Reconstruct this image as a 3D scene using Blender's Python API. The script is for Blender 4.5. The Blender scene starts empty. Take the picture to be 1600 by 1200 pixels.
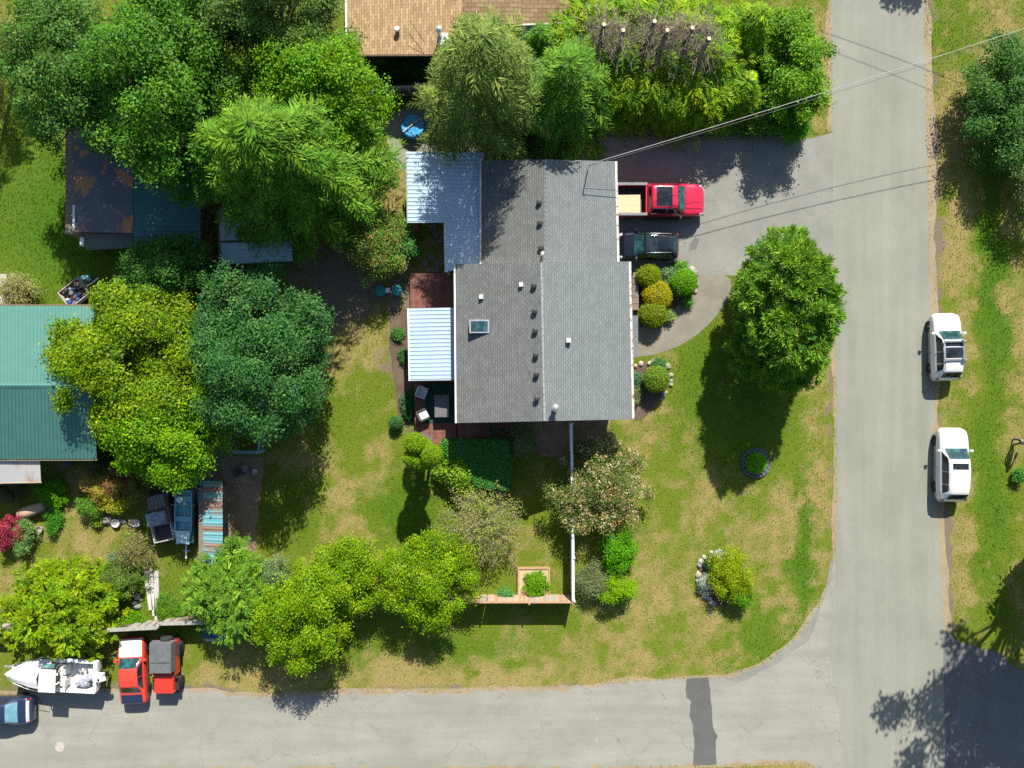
import bpy, math, random
import numpy as np
from mathutils import Vector, Quaternion, Matrix

# ------------------------------------------------------------------ camera, light, exposure
SC = bpy.context.scene
COL = SC.collection
PXM = 24.0            # photo pixels per metre on the ground
CAMH = 46.3           # flying height of the camera, metres
cam = bpy.data.cameras.new('camera'); cam.sensor_width = 36.0; cam.lens = 36.0 * CAMH / (1600 / PXM)
cam.clip_end = 2000
camo = bpy.data.objects.new('camera', cam); COL.objects.link(camo); camo.location = (0, 0, CAMH); SC.camera = camo
SUN_EL, SUN_AZ = math.radians(40.5), math.radians(12.0)
SUNV = Vector((math.sin(SUN_AZ) * math.cos(SUN_EL), math.cos(SUN_AZ) * math.cos(SUN_EL), math.sin(SUN_EL)))
world = bpy.data.worlds.new('World'); SC.world = world; world.use_nodes = True
wn = world.node_tree.nodes; wl = world.node_tree.links
sky = wn.new('ShaderNodeTexSky'); sky.sky_type = 'NISHITA'; sky.sun_disc = False
sky.sun_elevation = SUN_EL; sky.sun_rotation = SUN_AZ
wn['Background'].inputs[1].default_value = 0.075
wl.new(sky.outputs[0], wn['Background'].inputs[0])
sun = bpy.data.lights.new('sun', 'SUN'); sun.energy = 4.9; sun.angle = math.radians(0.5); sun.color = (1.0, 0.95, 0.86)
suno = bpy.data.objects.new('sun', sun); COL.objects.link(suno); suno.location = (0, 0, 80)
suno.rotation_euler = SUNV.to_track_quat('Z', 'Y').to_euler()
SC.view_settings.view_transform = 'Standard'; SC.view_settings.look = 'None'
SC.view_settings.exposure = 1.0; SC.view_settings.gamma = 1.0; SC.view_settings.use_curve_mapping = False
SC.render.engine = 'CYCLES'; SC.cycles.use_denoising = False
SC.cycles.max_bounces = 5; SC.cycles.diffuse_bounces = 3; SC.cycles.glossy_bounces = 2; SC.cycles.transmission_bounces = 3
SC.cycles.caustics_reflective = False; SC.cycles.caustics_refractive = False

rng = np.random.default_rng(11); random.seed(5)

def G(x, y, h=0.0):
    """world x, y of the point at height h that the photo shows at pixel x, y"""
    k = (CAMH - h) / CAMH / PXM
    return ((x - 800) * k, (600 - y) * k)
def G3(x, y, h=0.0):
    a, b = G(x, y, h); return (a, b, h)

# ------------------------------------------------------------------ materials
MATS = {}
def _base(name):
    m = bpy.data.materials.new(name); m.use_nodes = True
    nt = m.node_tree; return m, nt, nt.nodes, nt.links, nt.nodes['Principled BSDF']
def c4(c): return (c[0], c[1], c[2], 1.0)
def noise(ns, ls, scale, detail=4, rough=0.6, vec=None, dist=0.0):
    n = ns.new('ShaderNodeTexNoise'); n.inputs['Scale'].default_value = scale; n.inputs['Detail'].default_value = detail
    n.inputs['Roughness'].default_value = rough; n.inputs['Distortion'].default_value = dist
    if vec is not None: ls.new(vec, n.inputs['Vector'])
    return n.outputs['Fac']
def ramp(ns, ls, fac, a, b):
    r = ns.new('ShaderNodeMapRange'); r.inputs['From Min'].default_value = a; r.inputs['From Max'].default_value = b
    ls.new(fac, r.inputs['Value']); return r.outputs['Result']
def mixc(ns, ls, fac, a, b, mode='MIX'):
    m = ns.new('ShaderNodeMix'); m.data_type = 'RGBA'; m.blend_type = mode
    for s, v in ((m.inputs['Factor'], fac), (m.inputs['A'], a), (m.inputs['B'], b)):
        if hasattr(v, 'is_output'): ls.new(v, s)
        elif isinstance(v, (int, float)): s.default_value = v
        else: s.default_value = c4(v)
    return m.outputs['Result']
def mathn(ns, ls, op, a, b=0.0):
    m = ns.new('ShaderNodeMath'); m.operation = op
    for s, v in ((m.inputs[0], a), (m.inputs[1], b)):
        if hasattr(v, 'is_output'): ls.new(v, s)
        else: s.default_value = v
    return m.outputs[0]
def bump(ns, ls, bsdf, fac, strength, dist=0.02):
    b = ns.new('ShaderNodeBump'); b.inputs['Strength'].default_value = strength; b.inputs['Distance'].default_value = dist
    ls.new(fac, b.inputs['Height']); ls.new(b.outputs[0], bsdf.inputs['Normal'])
def coords(ns, kind='Object', scale=None, ls=None):
    t = ns.new('ShaderNodeTexCoord').outputs[kind]
    if scale is None: return t
    mp = ns.new('ShaderNodeMapping'); mp.inputs['Scale'].default_value = scale; ls.new(t, mp.inputs['Vector']); return mp.outputs[0]

def M(name, c1, c2=None, scale=6.0, rough=0.7, bmp=0.0, metal=0.0, spec=0.4, coat=0.0, c3=None, fine=None, lo=0.38, hi=0.62, stretch=None):
    if name in MATS: return MATS[name]
    m, nt, ns, ls, b = _base(name)
    v = coords(ns, 'Object', stretch, ls)
    if c2 is None: c2 = tuple(x * 0.8 for x in c1)
    f = noise(ns, ls, scale, 5, 0.62, v)
    col = mixc(ns, ls, ramp(ns, ls, f, lo, hi), c1, c2)
    if c3 is not None:
        f3 = noise(ns, ls, scale * 0.37, 4, 0.6, v, 0.4)
        col = mixc(ns, ls, ramp(ns, ls, f3, 0.52, 0.62), col, c3)
    if fine:
        f2 = noise(ns, ls, fine, 3, 0.7, v)
        col = mixc(ns, ls, ramp(ns, ls, f2, 0.25, 0.75), mixc(ns, ls, 1.0, col, (0.72, 0.72, 0.72), 'MULTIPLY'), mixc(ns, ls, 1.0, col, (1.25, 1.25, 1.25), 'MULTIPLY'))
    ls.new(col, b.inputs['Base Color'])
    b.inputs['Roughness'].default_value = rough; b.inputs['Metallic'].default_value = metal
    b.inputs['Specular IOR Level'].default_value = spec; b.inputs['Coat Weight'].default_value = coat; b.inputs['Coat Roughness'].default_value = 0.06
    if bmp: bump(ns, ls, b, f, bmp)
    MATS[name] = m; return m

def leaf_mat(name, transl=0.35, rough=0.55, gloss=0.06, sat=1.12, val=1.15):
    if name in MATS: return MATS[name]
    m, nt, ns, ls, b = _base(name); ns.remove(b); out = ns['Material Output']
    at = ns.new('ShaderNodeAttribute'); at.attribute_name = 'tint'
    nz = noise(ns, ls, 9.0, 2, 0.5, coords(ns))
    col = mixc(ns, ls, ramp(ns, ls, nz, 0.3, 0.7), mixc(ns, ls, 1.0, at.outputs['Color'], (0.82, 0.86, 0.85), 'MULTIPLY'), mixc(ns, ls, 1.0, at.outputs['Color'], (1.16, 1.12, 1.0), 'MULTIPLY'))
    hs = ns.new('ShaderNodeHueSaturation'); hs.inputs['Saturation'].default_value = sat; hs.inputs['Value'].default_value = val; ls.new(col, hs.inputs['Color']); col = hs.outputs[0]
    d = ns.new('ShaderNodeBsdfDiffuse'); ls.new(col, d.inputs[0])
    t = ns.new('ShaderNodeBsdfTranslucent'); ls.new(mixc(ns, ls, 1.0, col, (1.15, 1.2, 0.6), 'MULTIPLY'), t.inputs[0])
    g = ns.new('ShaderNodeBsdfGlossy'); g.inputs['Roughness'].default_value = rough; g.inputs[0].default_value = (0.9, 0.95, 0.9, 1)
    s1 = ns.new('ShaderNodeMixShader'); s1.inputs[0].default_value = transl; ls.new(d.outputs[0], s1.inputs[1]); ls.new(t.outputs[0], s1.inputs[2])
    s2 = ns.new('ShaderNodeMixShader'); s2.inputs[0].default_value = gloss; ls.new(s1.outputs[0], s2.inputs[1]); ls.new(g.outputs[0], s2.inputs[2])
    ls.new(s2.outputs[0], out.inputs[0]); MATS[name] = m; return m

def shingle_mat(name, a, b2, axis, row=0.145, wid=0.33, dark=0.55, blot=(0.8, 0.82, 0.8), moss=None):
    """asphalt shingles: courses of row metres stepping along x (axis 0) or y (axis 1)"""
    m, nt, ns, ls, b = _base(name)
    tc = coords(ns); sp = ns.new('ShaderNodeSeparateXYZ'); ls.new(tc, sp.inputs[0]); cb = ns.new('ShaderNodeCombineXYZ')
    ls.new(sp.outputs[1 if axis == 0 else 0], cb.inputs[0]); ls.new(sp.outputs[0 if axis == 0 else 1], cb.inputs[1])
    br = ns.new('ShaderNodeTexBrick'); ls.new(cb.outputs[0], br.inputs['Vector']); br.inputs['Scale'].default_value = 1.0
    br.inputs['Color1'].default_value = c4(a); br.inputs['Color2'].default_value = c4(b2); br.inputs['Mortar'].default_value = c4([x * dark for x in a])
    br.inputs['Mortar Size'].default_value = 0.016; br.inputs['Mortar Smooth'].default_value = 0.3; br.inputs['Brick Width'].default_value = wid; br.inputs['Row Height'].default_value = row
    br.inputs['Bias'].default_value = 0.0
    f = noise(ns, ls, 1.6, 6, 0.7, tc); f2 = noise(ns, ls, 38.0, 3, 0.7, tc)
    col = mixc(ns, ls, ramp(ns, ls, f, 0.35, 0.7), br.outputs['Color'], mixc(ns, ls, 1.0, br.outputs['Color'], blot, 'MULTIPLY'))
    col = mixc(ns, ls, ramp(ns, ls, f2, 0.2, 0.8), mixc(ns, ls, 1.0, col, (0.7, 0.7, 0.7), 'MULTIPLY'), mixc(ns, ls, 1.0, col, (1.3, 1.3, 1.3), 'MULTIPLY'))
    if moss: col = mixc(ns, ls, ramp(ns, ls, noise(ns, ls, 0.9, 5, 0.7, tc), 0.58, 0.75), col, moss)
    ls.new(col, b.inputs['Base Color']); b.inputs['Roughness'].default_value = 0.92; b.inputs['Specular IOR Level'].default_value = 0.25
    bump(ns, ls, b, br.outputs['Fac'], -0.6, 0.02)
    MATS[name] = m; return m

def metal_roof(name, c, dirt, rust=None, rough=0.45, rlo=0.55, rhi=0.68, stretch=(1, 1, 1), spec=0.5):
    m, nt, ns, ls, b = _base(name); tc = coords(ns, 'Object', stretch, ls)
    f = noise(ns, ls, 1.3, 6, 0.65, tc); col = mixc(ns, ls, ramp(ns, ls, f, 0.4, 0.75), c, dirt)
    f2 = noise(ns, ls, 14.0, 4, 0.7, tc); col = mixc(ns, ls, ramp(ns, ls, f2, 0.58, 0.85), col, dirt)
    if rust is not None:
        fr = noise(ns, ls, 0.9, 7, 0.62, tc, 0.6); col = mixc(ns, ls, ramp(ns, ls, fr, rlo, rhi), col, rust)
    ls.new(col, b.inputs['Base Color']); b.inputs['Roughness'].default_value = rough; b.inputs['Specular IOR Level'].default_value = spec
    MATS[name] = m; return m

def glass_mat(name, c=(0.012, 0.03, 0.035), rough=0.06):
    m, nt, ns, ls, b = _base(name)
    f = noise(ns, ls, 2.2, 3, 0.5, coords(ns)); col = mixc(ns, ls, ramp(ns, ls, f, 0.45, 0.65), c, tuple(x * 2.6 for x in c))
    ls.new(col, b.inputs['Base Color']); b.inputs['Roughness'].default_value = rough; b.inputs['Specular IOR Level'].default_value = 0.6
    MATS[name] = m; return m

# ------------------------------------------------------------------ objects
def link(o, parent=None):
    COL.objects.link(o)
    if parent is not None: o.parent = parent
    return o
def tag(o, label=None, cat=None, group=None, kind=None):
    if label: o['label'] = label
    if cat: o['category'] = cat
    if group: o['group'] = group
    if kind: o['kind'] = kind
    return o
def thing(name, label, cat, loc=(0, 0, 0), rz=0.0, group=None):
    o = bpy.data.objects.new(name, None); o.empty_display_size = 0.3; link(o)
    o.location = loc; o.rotation_euler = (0, 0, rz); return tag(o, label, cat, group)
def mesh_obj(name, verts, faces, mat, parent=None, smooth=False, loc=None):
    me = bpy.data.meshes.new(name); me.from_pydata([tuple(v) for v in verts], [], faces); me.update()
    me.materials.append(mat)
    if smooth: me.polygons.foreach_set('use_smooth', [True] * len(me.polygons))
    o = bpy.data.objects.new(name, me); link(o, parent)
    if loc is not None: o.location = loc
    return o
def inst(o, parent=None, loc=None, rot=None, scale=None):
    c = o.copy(); link(c); c.parent = parent if parent is not None else o.parent
    if loc is not None: c.location = loc
    if rot is not None: c.rotation_euler = rot
    if scale is not None: c.scale = scale
    return c
class MB:
    def __init__(s): s.v = []; s.f = []
    def add(s, v, f):
        n = len(s.v); s.v += [tuple(p) for p in v]; s.f += [tuple(i + n for i in q) for q in f]; return s
    def box(s, cx, cy, cz, sx, sy, sz, rz=0.0, top=1.0, topx=None):
        c, n = math.cos(rz), math.sin(rz); tx = top if topx is None else topx; v = []
        for z, kx, ky in ((-.5, 1, 1), (.5, tx, top)):
            for x, y in ((-.5, -.5), (.5, -.5), (.5, .5), (-.5, .5)):
                X, Y = x * sx * kx, y * sy * ky; v.append((cx + X * c - Y * n, cy + X * n + Y * c, cz + z * sz))
        return s.add(v, [(3, 2, 1, 0), (4, 5, 6, 7), (0, 1, 5, 4), (1, 2, 6, 5), (2, 3, 7, 6), (3, 0, 4, 7)])
    def prism(s, poly, z0, z1):
        n = len(poly); a = sum(poly[i][0] * poly[(i + 1) % n][1] - poly[(i + 1) % n][0] * poly[i][1] for i in range(n))
        if a < 0: poly = poly[::-1]
        return s.add([(x, y, z0) for x, y in poly] + [(x, y, z1) for x, y in poly],
                     [tuple(range(n - 1, -1, -1)), tuple(range(n, 2 * n))] + [(i, (i + 1) % n, n + (i + 1) % n, n + i) for i in range(n)])
    def slab(s, quad, t):
        """quad of 3-D points, thickened downwards by t"""
        q = [Vector(p) for p in quad]
        nrm = (q[1] - q[0]).cross(q[2] - q[0])
        if nrm.z < 0: q = q[::-1]
        n = len(q)
        return s.add([tuple(p) for p in q] + [(p.x, p.y, p.z - t) for p in q],
                     [tuple(range(n)), tuple(range(2 * n - 1, n - 1, -1))] + [(i, n + i, n + (i + 1) % n, (i + 1) % n) for i in range(n)])
    def tube(s, pts, radii, n=8, cap=True):
        pts = [Vector(p) for p in pts]
        if not hasattr(radii, '__len__'): radii = [radii] * len(pts)
        base = len(s.v); prev = None
        for i, p in enumerate(pts):
            d = (pts[min(i + 1, len(pts) - 1)] - pts[max(i - 1, 0)]).normalized()
            ref = Vector((0, 0, 1)) if abs(d.z) < 0.9 else Vector((1, 0, 0))
            if prev is not None: ref = prev
            u = (ref - d * ref.dot(d)).normalized(); w = d.cross(u); prev = u
            for k in range(n):
                a = 2 * math.pi * k / n; q = p + (u * math.cos(a) + w * math.sin(a)) * radii[i]; s.v.append(tuple(q))
        for i in range(len(pts) - 1):
            for k in range(n):
                a, b = base + i * n + k, base + i * n + (k + 1) % n; s.f.append((a, b, b + n, a + n))
        if cap:
            s.f.append(tuple(base + k for k in range(n - 1, -1, -1))); e = base + (len(pts) - 1) * n; s.f.append(tuple(e + k for k in range(n)))
        return s
    def lathe(s, prof, cx=0, cy=0, n=20):
        base = len(s.v)
        for r, z in prof:
            for k in range(n):
                a = 2 * math.pi * k / n; s.v.append((cx + r * math.cos(a), cy + r * math.sin(a), z))
        for i in range(len(prof) - 1):
            for k in range(n):
                a, b = base + i * n + k, base + i * n + (k + 1) % n; s.f.append((a, b, b + n, a + n))
        s.f.append(tuple(base + k for k in range(n - 1, -1, -1))); e = base + (len(prof) - 1) * n; s.f.append(tuple(e + k for k in range(n)))
        return s
    def rock(s, cx, cy, cz, rx, ry, rz, seed=0, n=7):
        r = random.Random(seed); base = len(s.v); rows = [(-0.5, .75), (0.0, 1.0), (0.5, .82), (0.85, .45)]
        for z, k in rows:
            for i in range(n):
                a = 2 * math.pi * i / n + z; q = k * r.uniform(.82, 1.15)
                s.v.append((cx + rx * q * math.cos(a), cy + ry * q * math.sin(a), cz + rz * (z + r.uniform(-.1, .1))))
        for j in range(len(rows) - 1):
            for i in range(n):
                a, b = base + j * n + i, base + j * n + (i + 1) % n; s.f.append((a, b, b + n, a + n))
        e = base + (len(rows) - 1) * n; s.f.append(tuple(e + k for k in range(n))); s.f.append(tuple(base + k for k in range(n - 1, -1, -1)))
        return s
    def build(s, name, mat, parent=None, smooth=False, loc=None): return mesh_obj(name, s.v, s.f, mat, parent, smooth, loc)

def big_mesh(name, V, F4, mat, parent=None, tint=None, tri=False):
    """fast mesh from numpy arrays; faces all quads (or triangles); tint: one colour for each face"""
    k = 3 if tri else 4
    me = bpy.data.meshes.new(name); nv, nf = len(V), len(F4)
    me.vertices.add(nv); me.vertices.foreach_set('co', np.ascontiguousarray(V, dtype=np.float32).ravel())
    me.loops.add(nf * k); me.loops.foreach_set('vertex_index', np.ascontiguousarray(F4, dtype=np.int32).ravel())
    me.polygons.add(nf); me.polygons.foreach_set('loop_start', np.arange(0, nf * k, k, dtype=np.int32))
    me.update(calc_edges=True); me.materials.append(mat)
    if tint is not None:
        a = me.attributes.new('tint', 'FLOAT_COLOR', 'FACE'); c = np.ones((nf, 4), dtype=np.float32); c[:, :3] = tint
        a.data.foreach_set('color', c.ravel())
    o = bpy.data.objects.new(name, me); return link(o, parent)

# value noise in numpy (colour of grass, dry patches)
_PERM = np.random.default_rng(3).random((256, 256))
def vnoise(x, y):
    xi = np.floor(x).astype(int); yi = np.floor(y).astype(int); fx = x - xi; fy = y - yi
    fx = fx * fx * (3 - 2 * fx); fy = fy * fy * (3 - 2 * fy)
    g = lambda a, b: _PERM[a & 255, b & 255]
    return (g(xi, yi) * (1 - fx) + g(xi + 1, yi) * fx) * (1 - fy) + (g(xi, yi + 1) * (1 - fx) + g(xi + 1, yi + 1) * fx) * fy
def fbm(x, y, o=4):
    s = 0; a = .5
    for i in range(o): s = s + a * vnoise(x * 2 ** i + 17.3 * i, y * 2 ** i + 9.1 * i); a *= .5
    return s / (1 - .5 ** o)
def in_poly(px, py, poly):
    r = np.zeros(px.shape, bool); n = len(poly); j = n - 1
    for i in range(n):
        xi, yi = poly[i]; xj, yj = poly[j]
        c = ((yi > py) != (yj > py)) & (px < (xj - xi) * (py - yi) / ((yj - yi) or 1e-9) + xi); r ^= c; j = i
    return r
# ------------------------------------------------------------------ the ground and what is paved (pixel outlines on the ground plane)
def smooth_poly(p, it=2):
    for _ in range(it):
        q = []
        for i in range(len(p)):
            a, b = p[i], p[(i + 1) % len(p)]; q += [(a[0] * .75 + b[0] * .25, a[1] * .75 + b[1] * .25), (a[0] * .25 + b[0] * .75, a[1] * .25 + b[1] * .75)]
        p = q
    return p
def ragged(p, step=6, amp=2.0, seed=0):
    r = random.Random(seed); q = []
    for i in range(len(p)):
        a, b = p[i], p[(i + 1) % len(p)]; L = math.hypot(b[0] - a[0], b[1] - a[1]); n = max(1, int(L / step))
        if L > 700 : n = 1 if min(a[0], a[1], b[0], b[1]) < -150 or max(a[0], b[0]) > 1750 or max(a[1], b[1]) > 1350 else n
        nx, ny = -(b[1] - a[1]) / (L or 1), (b[0] - a[0]) / (L or 1)
        for k in range(n):
            t = k / n; o = amp * (vnoise(np.array([a[0] * .05 + t * L * .07 + seed]), np.array([a[1] * .05]))[0] - .5) * 2 + r.uniform(-.35, .35) * amp
            q.append((a[0] + (b[0] - a[0]) * t + nx * o, a[1] + (b[1] - a[1]) * t + ny * o))
    return q
MAIN_ROAD = [(1296, -900), (1299, 0), (1300, 210), (1303, 400), (1307, 620), (1308, 800), (1306, 880), (1300, 960), (1296, 1000), (1300, 1060), (1312, 1120), (1320, 1200), (1330, 2000),
             (1486, 2000), (1480, 1200), (1476, 1000), (1470, 900), (1462, 760), (1456, 600), (1452, 400), (1447, 200), (1443, 0), (1440, -900)]
SIDE_ROAD = [(-900, 1080), (0, 1086), (150, 1082), (300, 1080), (420, 1090), (545, 1082), (700, 1082), (860, 1078), (990, 1066), (1080, 1062), (1130, 1060), (1190, 1040), (1245, 998), (1282, 945), (1302, 880), (1400, 880), (1400, 1230),
             (1330, 1210), (1240, 1186), (1110, 1194), (900, 1198), (500, 1199), (0, 1204), (-900, 1210)]
DRIVEWAY = [(925, 216), (1120, 219), (1215, 217), (1270, 216), (1303, 206), (1304, 420), (1210, 432), (1142, 430), (985, 428), (900, 425), (900, 216)]
UPPER_PAD = [(905, 150), (1215, 160), (1232, 212), (1120, 214), (905, 212)]
WALKWAY = [(1092, 430), (1142, 428), (1142, 462), (1122, 490), (1100, 515), (1065, 540), (1030, 552), (1001, 558), (985, 556), (985, 432), (1005, 425)]
RIGHT_DRIVE = [(1474, 985), (1500, 1003), (1560, 1022), (1590, 1046), (1900, 1060), (1900, 1500), (1480, 1500)]
GRAVEL_PAD = [(600, 172), (700, 165), (770, 180), (775, 262), (640, 275), (605, 240)]
DOG_RUN = [(350, 712), (412, 716), (405, 800), (398, 860), (348, 860)]
def gpoly(p): return [G(x, y) for x, y in p]
def sheet(name, poly, z, mat, label=None, parent=None):
    v = [(x, y, z) for x, y in gpoly(poly)]; n = len(v)
    a = sum(v[i][0] * v[(i + 1) % n][1] - v[(i + 1) % n][0] * v[i][1] for i in range(n))
    if a < 0: v = v[::-1]
    me = bpy.data.meshes.new(name)
    from mathutils.geometry import tessellate_polygon
    tris = tessellate_polygon([[Vector(p) for p in v]])
    fs = []
    for t in tris:
        p0, p1, p2 = (Vector(v[i]) for i in t)
        fs.append(t if (p1 - p0).cross(p2 - p0).z > 0 else (t[0], t[2], t[1]))
    me.from_pydata(v, [], fs); me.update(); me.materials.append(mat)
    o = bpy.data.objects.new(name, me); link(o, parent)
    if parent is None: o['kind'] = 'structure'
    return o

# dryness, bare earth and lushness of the grass, by blobs in photo pixels: x, y, rx, ry, value
DRY = [(1283, 760, 26, 260, .9), (1270, 130, 26, 130, .95), (1240, 990, 60, 60, .5), (1490, 250, 34, 520, .75), (1500, 700, 26, 300, .6), (1495, 940, 30, 60, .9), (1590, 480, 28, 520, .62), (1540, 60, 70, 70, .55),
       (760, 1062, 420, 26, .95), (700, 1040, 120, 26, .6), (960, 1040, 180, 40, .6), (540, 760, 60, 30, .5), (485, 715, 34, 16, .8), (520, 600, 50, 70, .55), (590, 290, 45, 60, .95), (560, 540, 40, 50, .6),
       (590, 690, 60, 24, .45), (500, 850, 50, 30, .5), (545, 840, 60, 24, .5), (1035, 690, 40, 40, .55), (1060, 790, 60, 70, .55), (1030, 880, 30, 110, .7), (1230, 830, 50, 60, .5), (1120, 980, 130, 60, .4), (830, 860, 50, 40, .4), (850, 1010, 120, 40, .45),
       (110, 840, 60, 70, .6), (60, 900, 60, 30, .3), (130, 790, 50, 40, .5), (250, 900, 40, 60, .35), (1000, 640, 24, 40, .6), (620, 480, 60, 50, .4), (740, 210, 60, 40, .9), (330, 1080, 90, 30, .8), (175, 1060, 40, 40, .5), (430, 1070, 80, 30, .7), (560, 1020, 40, 40, .5), (1510, 1060, 100, 60, .6), (1100, 1195, 600, 14, 1.0)]
DIRT = [(1455, 300, 9, 520, .8), (1462, 640, 12, 300, .9), (1468, 860, 16, 100, 1.0), (1478, 965, 16, 60, 1.0), (1302, 500, 6, 700, .7), (820, 1076, 300, 8, .6), (1130, 1058, 40, 14, .5), (540, 430, 110, 70, .85), (480, 500, 60, 70, .5), (630, 470, 60, 50, .6), (720, 390, 60, 60, .7), (610, 570, 26, 70, .5), (640, 640, 14, 60, .8), (870, 690, 60, 40, .7), (915, 760, 26, 90, .6),
        (250, 780, 70, 50, .6), (330, 720, 80, 70, .7), (400, 230, 240, 200, .5), (660, 120, 120, 60, .8), (80, 740, 60, 40, .4), (330, 430, 90, 60, .8), (940, 900, 40, 60, .4), (100, 1075, 130, 16, .8), (270, 1086, 120, 14, .9), (480, 1092, 110, 10, .6)]
LUSH = [(90, 340, 110, 140, 1.0), (1552, 420, 20, 260, 1.0), (1550, 760, 24, 200, .8), (1575, 700, 10, 400, .1), (1262, 870, 22, 120, .9), (1170, 640, 70, 120, .6), (1190, 1000, 60, 50, .6), (640, 800, 60, 70, .8), (450, 800, 50, 60, .4), (1100, 600, 50, 120, .7), (700, 480, 40, 40, .3), (730, 1010, 90, 30, .5), (850, 950, 70, 30, .3), (560, 1010, 50, 40, .4), (240, 940, 60, 60, .5), (60, 470, 40, 40, .5), (520, 640, 80, 40, .3), (1490, 60, 60, 60, .4)]
def blobs(px, py, L):
    r = np.zeros_like(px)
    for x, y, rx, ry, v in L: r = np.maximum(r, v * np.clip(1.35 - np.hypot((px - x) / rx, (py - y) / ry) * .9, 0, 1))
    return r
def ground_fields(X, Y):
    px, py = X * PXM + 800, 600 - Y * PXM
    wx = (fbm(X * .5, Y * .5) - .5) * 60; wy = (fbm(X * .5 + 40, Y * .5 + 9) - .5) * 60
    d = blobs(px + wx, py + wy, DRY); e = blobs(px + wx * .6, py + wy * .6, DIRT); l = blobs(px + wx, py + wy, LUSH)
    n1 = fbm(X * .38 + 5, Y * .38 + 2, 5); n2 = fbm(X * 1.7, Y * 1.7, 4)
    dry = np.clip(.35 + d * .62 - l * .62 + (n1 - .5) * 1.25 + (n2 - .5) * 1.5, 0, 1)
    dirt = np.clip(e * 1.25 - .12 + (n2 - .5) * .9 * (e > .05) + (n1 - .5) * .5 * (e > .05), 0, 1)
    return dry, dirt, np.clip(l, 0, 1)
def ground_mat():
    m, nt, ns, ls, b = _base('lawn_ground'); tc = coords(ns, 'Object')
    at = ns.new('ShaderNodeAttribute'); at.attribute_name = 'turf'; sp = ns.new('ShaderNodeSeparateColor'); ls.new(at.outputs['Color'], sp.inputs[0])
    f1 = noise(ns, ls, 3.5, 6, 0.75, tc); f2 = noise(ns, ls, 22.0, 4, 0.75, tc); f3 = noise(ns, ls, 60.0, 3, 0.7, tc)
    g = mixc(ns, ls, sp.outputs[2], (0.125, 0.168, 0.015), (0.064, 0.145, 0.008))
    g = mixc(ns, ls, ramp(ns, ls, f2, .3, .7), mixc(ns, ls, 1.0, g, (.62, .66, .6), 'MULTIPLY'), mixc(ns, ls, 1.0, g, (1.3, 1.25, 1.2), 'MULTIPLY'))
    dr = mixc(ns, ls, ramp(ns, ls, f2, .3, .7), (0.21, 0.165, 0.055), (0.345, 0.275, 0.115))
    dm = mathn(ns, ls, 'ADD', sp.outputs[0], mathn(ns, ls, 'MULTIPLY', mathn(ns, ls, 'SUBTRACT', mathn(ns, ls, 'ADD', mathn(ns, ls, 'MULTIPLY', f1, .6), mathn(ns, ls, 'MULTIPLY', f2, .4)), .5), 1.9))
    col = mixc(ns, ls, ramp(ns, ls, dm, .30, 1.05), g, dr)
    di = mixc(ns, ls, ramp(ns, ls, f3, .3, .7), (0.105, 0.078, 0.052), (0.24, 0.195, 0.145))
    em = mathn(ns, ls, 'ADD', sp.outputs[1], mathn(ns, ls, 'MULTIPLY', mathn(ns, ls, 'SUBTRACT', f1, .5), 1.0))
    col = mixc(ns, ls, ramp(ns, ls, em, .35, .75), col, di)
    col = mixc(ns, ls, ramp(ns, ls, f3, .25, .8), mixc(ns, ls, 1.0, col, (.7, .7, .7), 'MULTIPLY'), mixc(ns, ls, 1.0, col, (1.25, 1.25, 1.25), 'MULTIPLY'))
    ls.new(col, b.inputs['Base Color']); b.inputs['Roughness'].default_value = .95; b.inputs['Specular IOR Level'].default_value = .15
    bump(ns, ls, b, f2, .8, .06); return m
gx = np.concatenate([[-900, -300, -120, -60], np.arange(-42, 42.01, .28), [60, 120, 300, 900]]); gy = np.concatenate([[-900, -300, -120, -50], np.arange(-32, 32.01, .28), [50, 120, 300, 900]])
XX, YY = np.meshgrid(gx, gy); nx_, ny_ = len(gx), len(gy)
VV = np.stack([XX.ravel(), YY.ravel(), np.zeros(XX.size)], 1)
ii = (np.arange(ny_ - 1)[:, None] * nx_ + np.arange(nx_ - 1)[None, :]).ravel()
FF = np.stack([ii, ii + 1, ii + 1 + nx_, ii + nx_], 1)
ground = big_mesh('ground', VV, FF, ground_mat()); ground['kind'] = 'structure'
dry_, dirt_, lush_ = ground_fields(VV[:, 0], VV[:, 1])
at_ = ground.data.attributes.new('turf', 'FLOAT_COLOR', 'POINT')
at_.data.foreach_set('color', np.stack([dry_, dirt_, lush_, np.ones_like(dry_)], 1).astype(np.float32).ravel())

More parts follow.
